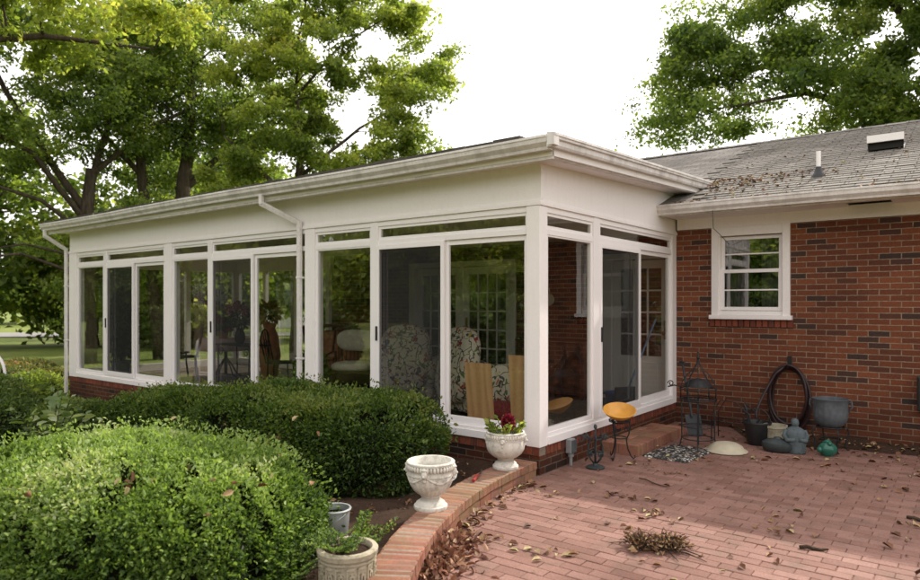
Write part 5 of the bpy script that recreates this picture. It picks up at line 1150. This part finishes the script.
# stone garden figure: seated, round shouldered
sf = thing('stone_figure', 'blue grey stone garden figure standing on the patio below the hose', 'statue', (1.68, 2.47, 0)); c = Vector((1.68, 2.47, 0)); vd = Vector((.37, -.93, 0))
MB().lathe([(.095, 0), (.10, .012), (.102, .05), (.104, .12), (.106, .19), (.102, .225), (.085, .25), (.055, .268), (.038, .275), (.032, .285)], c, 40, lambda i, a: 1 + .03 * math.cos(2 * a + .8) + (.018 * math.cos(9 * a) if i < 6 else 0)).build('robe', M['greystone'], sf, smooth=True)
m = MB().ball(c + Vector((0, 0, .315)), .04, 12, (.95, 1, 1.15)); m.ball(c + vd * .036 + Vector((0, 0, .312)), .008, 6, (1, 1, 1.4))
m.ball(c + vd * .03 + Vector((0, 0, .293)), .012, 6, (1.3, 1, .5)); m.ball(c - vd * .012 + Vector((0, 0, .335)), .038, 10, (1, 1, .8)); m.build('head', M['greystone'], sf, smooth=True)
for s in (-1, 1):
    sd = Vector((.93, .37, 0)) * s; MB().tube([c + sd * .082 + Vector((0, 0, .235)), c + sd * .108 + vd * .02 + Vector((0, 0, .18)), c + sd * .088 + vd * .07 + Vector((0, 0, .14)), c + sd * .02 + vd * .105 + Vector((0, 0, .155))], [.03, .027, .024, .018], 10).build('arm', M['greystone'], sf, smooth=True)

# grey urn on iron stand
zs = thing('plant_stand', 'black iron pot stand with curved legs at the wall right of the hose', 'plant stand', (1.96, 2.83, 0)); c = Vector((1.96, 2.83, 0)); m = MB()
for z, r in ((.255, .135), (.12, .10)): m.tube([c + Vector((r * math.cos(t), r * math.sin(t), z)) for t in np.linspace(0, 2 * PI, 29)], .008, 6)
for k in (0, PI / 2): m.tube([c + Vector((.135 * math.cos(k), .135 * math.sin(k), .25)), c + Vector((-.135 * math.cos(k), -.135 * math.sin(k), .25))], .006, 5)
m.build('ring', M['iron'], zs, smooth=True)
for i in range(4):
    a = i * PI / 2 + .55; d = Vector((math.cos(a), math.sin(a), 0)); MB().tube([c + d * r + Vector((0, 0, z)) for r, z in ((.135, .255), (.175, .24), (.19, .19), (.165, .12), (.15, .05), (.175, .006), (.195, .01))], .008, 6).build('leg', M['iron'], zs, smooth=True)
zu = thing('metal_urn', 'grey scallop rimmed metal planter sitting on the iron pot stand', 'planter', (1.96, 2.83, .262)); c = (1.96, 2.83, .262)
MB().lathe([(.10, 0), (.115, .01), (.15, .05), (.168, .11), (.17, .17), (.165, .23), (.172, .285), (.18, .30), (.172, .305), (.16, .27), (.155, .1), (.0001, .08)], c, 72, lambda i, a: 1 + (.015 * math.cos(18 * a) if 2 <= i <= 5 else 0) + (.03 * math.cos(6 * a) if i in (6, 7, 8) else 0)).build('bowl', M['zinc'], zu, smooth='auto')
for s in (-1, 1): MB().tube([Vector(c) + Vector((s * x, 0, z)) for x, z in ((.165, .26), (.20, .28), (.205, .22), (.17, .17))], .009, 8).build('handle', M['zinc'], zu, smooth=True)
tj = thing('ceramic_pot', 'small green glazed ceramic pot on the patio under the iron stand', 'pot', (1.98, 2.52, 0)); c = Vector((1.98, 2.52, 0))
MB().lathe([(.05, 0), (.055, .006), (.082, .04), (.09, .075), (.082, .105), (.055, .13), (.035, .14), (.038, .15), (.03, .155), (.018, .165), (.0001, .17)], c, 36, lambda i, a: 1 + .035 * math.cos(7 * a)).build('body', M['teal'], tj, smooth='auto')
MB().ball(c + Vector((-.06, -.055, .065)), .032, 8).ball(c + Vector((.03, -.05, .135)), .022, 8).build('knobs', M['teal'], tj, smooth=True)
wbx = thing('wall_box', 'dark wall mounted utility box on the brick at the right edge', 'utility box', (2.78, YW - .05, .6)); 
MB().box(2.70, 2.90, YW - .10, YW - .001, .42, .80).build('box', M['black'], wbx, bevel=.01); MB().box(2.715, 2.885, YW - .112, YW - .10, .435, .785).build('cover', M['black'], wbx, bevel=.004)
MB().tube([(2.8, YW - .05, .42), (2.8, YW - .05, .02)], .014, 8).build('conduit', M['black'], wbx)

# dried weeds and leaf litter
dw = thing('dried_weed_clump', 'brown clump of pulled dried weeds lying on the patio', 'dried weeds', (1.56, -1.15, 0)); m = MB(); r = random.Random(31); P = []; O = []
for k in range(420):
    lob = r.choice((-1, 1)); b = Vector((1.56 + lob * .075 + r.gauss(0, .035), -1.15 + lob * .05 + r.gauss(0, .03), .01 + abs(r.gauss(0, .022)))); a = r.uniform(0, 6.28); l = r.uniform(.03, .10)
    e = b + Vector((math.cos(a) * l, math.sin(a) * l, r.uniform(-.0, .05))); e.z = max(.008, e.z); mid = (b + e) / 2 + Vector((r.gauss(0, .012), r.gauss(0, .012), .012)); m.tube([b, mid, e], [.0022, .0018, .0008], 4, False)
    P.append(tuple(mid)); O.append((math.cos(a), math.sin(a), .3))
for (dx, dy) in ((-.28, -.10), (-.22, -.05), (.30, .03), (.34, -.04), (.2, -.14)): m.tube([(1.56, -1.15, .015), (1.56 + dx * .6, -1.15 + dy * .6 + .02, .02), (1.56 + dx, -1.15 + dy, .008)], [.006, .005, .002], 5)
m.build('stalks', M['twig'], dw); leaves('dry_blades', np.array(P), .035, M['hay'], dw, unit(np.array(O)), .6, .3, .35, .1, True, np.random.default_rng(3))
for k, (x, y, a, l, lb) in enumerate(((2.38, -.55, .35, .17, 'thick dark twig lying alone on the right of the patio'), (0.95, .35, -.4, .34, 'long thin twig on the patio in front of the iron stand'), (2.9, .55, -.3, .2, 'dark twig lying near the right edge of the patio'))):
    d = Vector((math.cos(a), math.sin(a), 0)); m = MB(); m.tube([Vector((x, y, .012)) + d * (t - .5) * l + Vector((0, 0, .006 * math.sin(t * 7))) for t in (0, .25, .5, .75, 1)], [.011, .013, .012, .010, .006] if k != 1 else [.005, .006, .005, .004, .002], 7)
    if k: m.tube([Vector((x, y, .013)), Vector((x, y, .018)) + Vector((d.y, -d.x, 0)) * .05 + d * .04], [.005, .002], 5)
    o = m.build('fallen_twig', M['twig'], smooth=True); tag(o, lb, 'twig', 'fallen twigs on the patio')
rl = np.random.default_rng(77)
def inside_patio(x, y): return x > (arc_x(max(y, -4.8)) + .03 if y < 0 else .05) and y < 3.5 and not (x < .45 and 1.2 < y < 2.7)
P = []; S = []
while len(P) < 420:
    x, y = rl.uniform(0, 6), rl.uniform(-4, 3.3)
    w = .16 + .5 * max(0, (y - 1.2) / 2.2) ** 1.5
    if inside_patio(x, y) and rl.uniform() < w: P.append((x, y, .006))
for _ in range(150):   # drift along the edging
    y = rl.uniform(-3.2, -.25); P.append((arc_x(y) + abs(rl.normal()) * .07 + .02, y, .008))
for _ in range(34):   # loose clusters
    cx, cy = rl.uniform(.3, 4), rl.uniform(-2, 2.2)
    for _ in range(6):
        x, y = cx + rl.normal() * .09, cy + rl.normal() * .06
        if inside_patio(x, y): P.append((x, y, .006 + rl.uniform(0, .012)))
for _ in range(420): P.append((rl.uniform(.9, 5.5), 3.52 - abs(rl.normal()) * .38, .02))
P = np.array(P); o = leaves('fallen_leaves', P, .052, M['litter'], None, np.tile(np.array([0, 0, 0.0]), (len(P), 1)) + unit(np.c_[rl.normal(size=(len(P), 2)), rl.uniform(-.02, .2, len(P))]), .95, 0, .55, .22, True, rl, None, True, .6); tag(o, kind='stuff')
pn = 480; a = rl.uniform(-.5, .5, pn); yy = -2.08 + rl.normal(size=pn) * .22; xx = np.array([arc_x(v) for v in yy]) + np.abs(rl.normal(size=pn)) * .12 + .03
hh = np.clip(.075 - .30 * (xx - np.array([arc_x(v) for v in yy])), .006, .075) * np.exp(-((yy + 2.08) / .3) ** 2) * rl.uniform(.2, 1, pn) + .006
o = leaves('leaf_pile', np.c_[xx, yy, hh], .055, mat_litter('pile_leaves', [(0, (0.11, .045, .026)), (.5, (.26, .11, .062)), (.85, (.40, .22, .13)), (1, (.52, .38, .25))]), None, unit(rl.normal(size=(pn, 3))), .6, .4, .55, .2, True, rl); tag(o, kind='stuff')
# roof debris and leaves in the bed
P = []
for _ in range(230):
    x = .36 + abs(rl.normal()) * .7; y = 4.15 - abs(rl.normal()) * .55
    if y > 2.95: P.append((x, y, 2.825 + .358 * (y - 2.95) + .062))
for _ in range(90): y = rl.uniform(2.95, 6); P.append((rl.uniform(.4, 5.5), y, 2.825 + .358 * (y - 2.95) + .062))
for _ in range(260): P.append((rl.uniform(0.2, 6), rl.uniform(2.86, 2.99), 2.835 + rl.uniform(0, .02)))
for _ in range(240): P.append((rl.uniform(XL, -.2), rl.uniform(-.36, -.2), 3.05 + rl.uniform(0, .012)))
P = np.array(P); o = leaves('roof_leaf_litter', P, .045, M['litter'], None, unit(rl.normal(size=(len(P), 3)) * np.array([1, 1, .3])), .8, .5, .5, .2, True, rl); tag(o, kind='stuff')
P = []
while len(P) < 900:
    x, y = rl.uniform(-5, .9), rl.uniform(-3.6, -.1)
    if x < arc_x(y) - .32: P.append((x, y, gz(x, y) + .09))
P = np.array(P); o = leaves('bed_leaf_litter', P, .045, M['litter'], None, unit(rl.normal(size=(len(P), 3)) * np.array([1, 1, .3])), .8, .5, .45, .2, True, rl); tag(o, kind='stuff')
# leaves caught on the clipped hedges
P = np.c_[rl.normal(size=70) * .5 - .95, rl.normal(size=70) * .4 - 3.2, rl.uniform(.635, .66, 70)]; o = leaves('caught_leaf_litter', P, .05, M['litter'], None, unit(rl.normal(size=(70, 3))), .8, .5, .5, .2, True, rl); tag(o, kind='stuff')

# ------------------------------------------------------------------ sunroom furniture
FZ = 0.236
def cushion(m, c, s, rot=(0, 0, 0), p=3.2, n=10):
    Rm = Euler(rot).to_matrix(); pts = []; fs = []
    for ax_ in range(3):
        for sg in (-1, 1):
            o = [i for i in range(3) if i != ax_]; base = len(pts)
            for i in range(n + 1):
                for j in range(n + 1):
                    q = [0, 0, 0]; q[ax_] = sg; q[o[0]] = -1 + 2 * i / n; q[o[1]] = -1 + 2 * j / n; nn = sum(abs(v) ** p for v in q) ** (1 / p); pts.append(Vector(c) + Rm @ Vector((q[0] / nn * s[0], q[1] / nn * s[1], q[2] / nn * s[2])))
            for i in range(n):
                for j in range(n): a = base + i * (n + 1) + j; fs.append((a, a + 1, a + n + 2, a + n + 1))
    m.add(pts, fs)
def armchair(label, x, y, rz, group=None):
    t = thing('armchair', label, 'armchair', (x, y, FZ), group, rz)
    m = MB(); cushion(m, (0, .30, .62), (.37, .14, .46), (.18, 0, 0), 3.0); m.build('backrest', M['floral'], t, True, local=True)
    m = MB(); cushion(m, (0, -.08, .38), (.30, .36, .11)); m.build('seat_cushion', M['floral'], t, True, local=True)
    for s in (-1, 1): m = MB(); cushion(m, (s * .36, -.02, .40), (.10, .40, .24), p=3.5); m.build('armrest', M['floral'], t, True, local=True)
    m = MB(); m.box(-.42, .42, -.36, .36, .08, .3); m.build('base', M['floral'], t, bevel=.03, local=True)
    for sx in (-.36, .36):
        for sy in (-.3, .3): MB().tube([(sx, sy, 0), (sx, sy, .09)], [.02, .03], 8).build('leg', M['redwood'], t, local=True)
    return t
a0 = armchair('floral armchair behind the shorter plywood board', -1.62, 1.25, math.radians(160))
a1 = copy_tree(a0); a1.location = (-2.95, 1.55, FZ); a1.rotation_euler = (0, 0, math.radians(200)); a1['label'] = 'floral armchair behind the dark insect screen'
# plywood boards leaning inside the glass
for (x0, x1, zt, lb) in ((-0.965, -0.64, 0.99, 'shorter plywood board leaning inside the corner glass'), (-0.425, -0.10, 1.09, 'taller plywood board leaning inside the glass against the corner post')):
    m = MB(); y0, y1 = .19, .11; m.add([(x0, y0, FZ), (x1, y0, FZ), (x1, y0 + .018, FZ), (x0, y0 + .018, FZ), (x0, y1, zt), (x1, y1, zt), (x1, y1 + .018, zt), (x0, y1 + .018, zt)], [(0, 3, 2, 1), (4, 5, 6, 7), (0, 1, 5, 4), (1, 2, 6, 5), (2, 3, 7, 6), (3, 0, 4, 7)])
    o = m.build('plywood_board', M['ply']); tag(o, lb, 'plywood', 'plywood boards')
m = MB(); cushion(m, (-1.05, .95, FZ + .12), (.38, .3, .12), p=2.4); o = m.build('folded_blanket', M['redrug'], smooth=True); tag(o, 'crumpled red blanket on the sunroom floor behind the plywood boards', 'blanket')
# rattan chair with cream cushions
rc = thing('rattan_chair', 'rattan chair with cream cushions in front of the inner brick wall', 'chair', (-4.35, 1.75, FZ), None, math.radians(35))
m = MB(); cushion(m, (0, .22, .78), (.31, .09, .17), (.2, 0, 0), 2.8); m.build('back_cushion', M['cushion'], rc, True, local=True)
m = MB(); cushion(m, (0, -.06, .40), (.31, .30, .075)); m.build('seat_cushion', M['cushion'], rc, True, local=True)
m = MB()
for s in (-1, 1):
    m.tube([(s * .36, -.34, 0), (s * .37, -.34, .5), (s * .37, -.2, .58), (s * .37, .2, .6), (s * .36, .34, .95)], .018, 8); m.tube([(s * .36, .34, 0), (s * .36, .32, .6)], .018, 8)
m.tube([(-.36, .34, .95), (0, .37, 1.02), (.36, .34, .95)], .018, 8); m.tube([(-.36, -.34, .32), (.36, -.34, .32)], .016, 8); m.tube([(-.36, .3, .32), (.36, .3, .32)], .016, 8)
for k in range(-5, 6): m.tube([(k * .06, .31, .32), (k * .065, .36, .98)], .007, 5)
for s in (-1, 1): m.tube([(s * .36, -.34, .32), (s * .36, .3, .32)], .016, 8); m.tube([(s * .36, -.3, .05), (s * .36, .28, .5)], .008, 5); m.tube([(s * .36, .3, .05), (s * .36, -.3, .5)], .008, 5)
m.build('frame', M['rattan'], rc, True, local=True)
def iron_chair(label, x, y, rz, group):
    t = thing('iron_chair', label, 'chair', (x, y, FZ), group, rz)
    m = MB(); m.lathe([(.21, .43), (.215, .44), (.21, .455), (.0001, .46)], (0, 0, 0), 28); m.build('seat', M['iron'], t, local=True)
    for sx, sy in ((-.16, -.16), (.16, -.16), (-.16, .16), (.16, .16)): MB().tube([(sx * 1.2, sy * 1.2, 0), (sx, sy, .25), (sx * .95, sy * .95, .44)], .011, 6).build('leg', M['iron'], t, local=True)
    m = MB(); m.tube([(-.18, .17, .44), (-.2, .24, .75)] + [(-.2 * math.cos(u), .25, .78 + .17 * math.sin(u)) for u in np.linspace(0, PI, 10)] + [(.2, .24, .75), (.18, .17, .44)], .012, 6)
    for k in (-.1, 0, .1): m.tube([(k * .8, .18, .45), (k, .25, .92)], .007, 5)
    m.tube(spiral((0, .24, .72), (1, 0, 0), (0, 0, 1), .09, 1.5), .007, 5); m.build('backrest', M['iron'], t, True, local=True)
    return t
i0 = iron_chair('dark iron chair behind the leftmost insect screen', -8.55, 1.25, 2.6, 'iron chairs in the sunroom')
for (x, y, rz, lb) in ((-7.55, .85, -.6, 'dark iron chair beside the cloth covered round table'), (-5.35, 1.15, 2.2, 'dark iron chair behind the middle insect screen')):
    k = copy_tree(i0); k.location = (x, y, FZ); k.rotation_euler = (0, 0, rz); k['label'] = lb
ct = thing('cafe_table', 'round table under a pale pink cloth in the left bay of the sunroom', 'table', (-7.75, 1.75, FZ)); c = (-7.75, 1.75, FZ)
MB().lathe([(.52, .50), (.50, .66), (.475, .715), (.47, .72), (.0001, .722)], c, 60, lambda i, a: 1 + (.035 * math.cos(11 * a) if i == 0 else .012 * math.cos(11 * a) if i == 1 else 0)).build('tablecloth', M['pinkcloth'], ct, True)
m = MB(); m.tube([Vector(c) + Vector((0, 0, .05)), Vector(c) + Vector((0, 0, .7))], .03, 10)
for i in range(4): a = i * PI / 2; m.tube([Vector(c) + Vector((math.cos(a) * q, math.sin(a) * q, z)) for q, z in ((.02, .35), (.14, .2), (.22, .06), (.32, .015))], .014, 6)
m.build('pedestal', M['iron'], ct, True)
it = thing('iron_table', 'black iron console table holding the pink flowers in the middle bay', 'table', (-5.9, .85, FZ)); c = Vector((-5.9, .85, FZ))
MB().box(-6.35, -5.45, .65, 1.05, FZ + .70, FZ + .72).build('table_top', M['iron'], it)
for sx in (-.42, .42):
    for sy in (-.17, .17): MB().tube([c + Vector((sx, sy, 0)), c + Vector((sx * .96, sy, .35)), c + Vector((sx, sy, .70))], .012, 6).build('leg', M['iron'], it)
m = MB()
for sx in (-.42, .42): m.tube(spiral(c + Vector((sx * .8, -.17, .6)), (1, 0, 0), (0, 0, 1), .07, 1.4), .007, 5)
m.tube([c + Vector((-.42, -.17, .25)), c + Vector((.42, -.17, .25))], .008, 6); m.build('scrollwork', M['iron'], it)
def bouquet(name, label, base, prof, vmat, n, r, fmat, lmat, seed, h=.25, fl=.05):
    t = thing(name, label, 'vase', base); c = Vector(base); MB().lathe(prof, c, 28).build('vase', vmat, t, smooth='auto'); zt = max(z for _, z in prof); rg = np.random.default_rng(seed)
    q = unit(rg.normal(size=(n, 3))); ctr = np.array(c) + np.array([0, 0, zt + h * .55])
    leaves('leaves', ctr + q * np.array([r, r, h * .55]) * rg.uniform(.4, 1, n)[:, None], fl * 1.5, lmat, t, q, .6, .2, .5, .1, True, rg)
    if fmat is not None:
        q = unit(rg.normal(size=(n, 3)) + np.array([0, 0, .4])); cl = q[rg.integers(0, 14, n)]; leaves('blossoms', ctr + cl * np.array([r, r, h * .6]) + rg.normal(size=(n, 3)) * fl * .45, fl, fmat, t, q, .5, .1, .8, .1, True, rg)
    st = MB()
    for k in range(10): a = k * .63; st.tube([c + Vector((0, 0, zt * .6)), c + Vector((math.cos(a) * r * .5, math.sin(a) * r * .5, zt + h * .7))], .004, 5)
    st.build('stems', M['twig'], t)
VP = [(.05, 0), (.06, .01), (.085, .09), (.07, .18), (.045, .22), (.055, .25), (.048, .25), (.04, .21)]
bouquet('flower_vase', 'dark vase of pink flowers on the iron console table', (-5.98, .85, FZ + .72), VP, M['iron'], 260, .17, M['pinkflower'], LF['dark'], 5, .34)
bouquet('flower_vase', 'red poinsettia in a low pot on the pink table cloth', (-7.6, 1.6, FZ + .722), [(.07, 0), (.09, .12), (.095, .13), (.08, .13)], M['terra'], 220, .16, M['redflower'], LF['dark'], 6, .2)
bouquet('potted_plant', 'tall bushy potted plant inside the leftmost window', (-9.25, .55, FZ), [(.13, 0), (.16, .25), (.18, .3), (.16, .3)], M['greystone'], 900, .28, None, LF['dark'], 7, 1.15, .09)
bouquet('potted_plant', 'trailing green potted plant on the sunroom floor left of the rattan chair', (-4.15, .75, FZ), [(.11, 0), (.14, .2), (.15, .24), (.13, .24)], M['terra'], 420, .2, None, LF['oak'], 8, .4, .07)
bouquet('terracotta_urn', 'tall terracotta urn with dried stems in the left bay', (-7.05, 2.2, FZ + .0), [(.11, 0), (.14, .03), (.2, .4), (.16, .75), (.1, .9), (.13, 1.0), (.11, 1.0)], M['terra'], 200, .18, None, LF['pink'], 9, .35, .07)
sf = thing('rattan_sofa', 'brown rattan sofa in the right half of the middle bay', 'sofa', (-5.1, 2.55, FZ), None, math.radians(180))
m = MB(); cushion(m, (0, .0, .36), (.8, .36, .13)); m.build('seat_cushion', M['terra'], sf, True, local=True)
for s in (-.4, .4): m = MB(); cushion(m, (s, .3, .64), (.38, .12, .26), (.2, 0, 0)); m.build('back_cushion', M['terra'], sf, True, local=True)
m = MB(); m.box(-.86, .86, -.36, .4, .06, .26)
for s in (-1, 1): m.tube([(s * .88, -.38, 0), (s * .88, -.36, .5), (s * .88, -.1, .6), (s * .88, .38, .62), (s * .86, .46, .95)], .03, 8)
m.tube([(-.86, .46, .95), (0, .5, 1.0), (.86, .46, .95)], .03, 8); m.build('frame', M['rattan'], sf, local=True)
# red-brown cabinet by the inner wall
cb = thing('wooden_cabinet', 'red brown wooden cabinet against the brick wall inside the corner', 'cabinet', (-1.7, 3.28, FZ))
MB().box(-2.2, -1.12, 3.06, 3.52, FZ + .06, FZ + .80).build('carcass', M['redwood'], cb, bevel=.006); MB().box(-2.24, -1.08, 3.03, 3.53, FZ + .80, FZ + .83).build('top', M['redwood'], cb, bevel=.006)
for k in range(2):
    x0 = -2.17 + k * .52; d = MB().box(x0, x0 + .5, 3.04, 3.06, FZ + .1, FZ + .77).box(x0 + .07, x0 + .43, 3.03, 3.04, FZ + .17, FZ + .70).build('cabinet_door', M['redwood'], cb, bevel=.004); MB().ball((x0 + (.46 if k == 0 else .04), 3.02, FZ + .45), .014, 8).build('knob', M['chrome'], d)
for sx in (-2.16, -1.16):
    for sy in (3.1, 3.48): MB().box(sx - .025, sx + .025, sy - .025, sy + .025, FZ, FZ + .06).build('foot', M['redwood'], cb)
tv = MB().lathe([(.05, 0), (.07, .02), (.09, .12), (.06, .2), (.035, .24), (.045, .27), (.035, .27)], (-1.85, 3.25, FZ + .83), 28); o = tv.build('vase', M['teal'], smooth='auto'); tag(o, 'small teal vase on the red brown cabinet', 'vase')
pk = thing('wall_plaque', 'small white ornament on the inner brick wall above the cabinet', 'ornament', (-1.95, YW - .02, 1.65))
MB().lathe([(.085, 0), (.09, .008), (.07, .016), (.0001, .02)], (-1.95, YW - .001, 1.65), 28, tilt=(math.radians(90), 0, 0)).build('plate', M['cushion'], pk, smooth='auto'); MB().box(-1.957, -1.943, YW - .012, YW - .001, 1.735, 1.83).build('ribbon', M['cushion'], pk)
br = thing('broom', 'blue handled broom leaning inside the open sliding door', 'broom', (-.30, 2.85, FZ))
MB().tube([(-.34, 2.8, FZ + .28), (-.14, 3.2, FZ + 1.15)], .012, 8).build('handle', M['bluestick'], br); MB().obox((-.37, 2.74, FZ + .14), (.28, .06, .28), (.2, 0, .9)).build('bristles', M['zinc'], br)
bb = thing('blue_tub', 'low blue plastic tub on the floor inside the open sliding door', 'tub', (-.55, 2.95, FZ)); c = (-.55, 2.95, FZ)
MB().lathe([(.15, 0), (.18, .16), (.2, .165), (.195, .18), (.17, .175), (.145, .02), (.0001, .02)], c, 36).build('body', M['blue'], bb, smooth='auto')
for s in (-1, 1): MB().tube([Vector(c) + Vector((s * .19, -.05, .15)), Vector(c) + Vector((s * .23, 0, .14)), Vector(c) + Vector((s * .19, .05, .15))], .01, 6).build('handle', M['blue'], bb)

# ------------------------------------------------------------------ light, sky, camera
AZ, EL = math.radians(11.0), math.radians(40.0)     # azimuth from +y towards +x
S = Vector((math.sin(AZ) * math.cos(EL), math.cos(AZ) * math.cos(EL), math.sin(EL)))
sl_ = bpy.data.lights.new('sun', 'SUN'); sl_.energy = 5.0; sl_.angle = math.radians(0.9); sl_.color = (1.0, 0.93, 0.82)
so = bpy.data.objects.new('sun', sl_); COL.objects.link(so); so.rotation_euler = (-S).to_track_quat('-Z', 'Y').to_euler(); so.location = (10, 25, 30)
w = bpy.data.worlds.new('World'); scene.world = w; w.use_nodes = True; nt = w.node_tree; nt.nodes.clear()
wo = nt.nodes.new('ShaderNodeOutputWorld'); bg = nt.nodes.new('ShaderNodeBackground'); sky = nt.nodes.new('ShaderNodeTexSky')
sky.sky_type = 'NISHITA'; sky.sun_disc = False; sky.sun_elevation = EL; sky.sun_rotation = AZ; sky.dust_density = 4.0; sky.air_density = 1.0; sky.ozone_density = 1.0
hs_ = nt.nodes.new('ShaderNodeHueSaturation'); hs_.inputs['Saturation'].default_value = 0.22; hs_.inputs['Value'].default_value = 1.2
nt.links.new(sky.outputs[0], hs_.inputs['Color'])
mx = nt.nodes.new('ShaderNodeMix'); mx.data_type = 'RGBA'; mx.blend_type = 'MIX'; mx.inputs[0].default_value = 0.6; mx.inputs[7].default_value = (17.0, 16.2, 15.8, 1)   # thin bright haze
nt.links.new(hs_.outputs[0], mx.inputs[6]); nt.links.new(mx.outputs[2], bg.inputs[0]); bg.inputs[1].default_value = 0.15; nt.links.new(bg.outputs[0], wo.inputs[0])

cd = bpy.data.cameras.new('camera'); cam = bpy.data.objects.new('camera', cd); COL.objects.link(cam)
cam.location = (3.21, -5.367, 1.6); cam.rotation_euler = (math.radians(90), 0, math.atan(516 / 668))
cd.sensor_width = 36.0; cd.lens = 36.0 * 668 / 920; cd.shift_y = 13 / 920; cd.clip_start = 0.05; cd.clip_end = 2000
scene.camera = cam
cd.dof.use_dof = True; cd.dof.focus_distance = 6.3; cd.dof.aperture_fstop = 2.0
scene.view_settings.view_transform = 'Standard'; scene.view_settings.look = 'None'; scene.view_settings.exposure = 0; scene.view_settings.gamma = 1
try:
    scene.cycles.use_denoising = True; scene.cycles.max_bounces = 10; scene.cycles.transparent_max_bounces = 24; scene.cycles.diffuse_bounces = 4; scene.cycles.caustics_reflective = False; scene.cycles.caustics_refractive = False
except Exception: pass
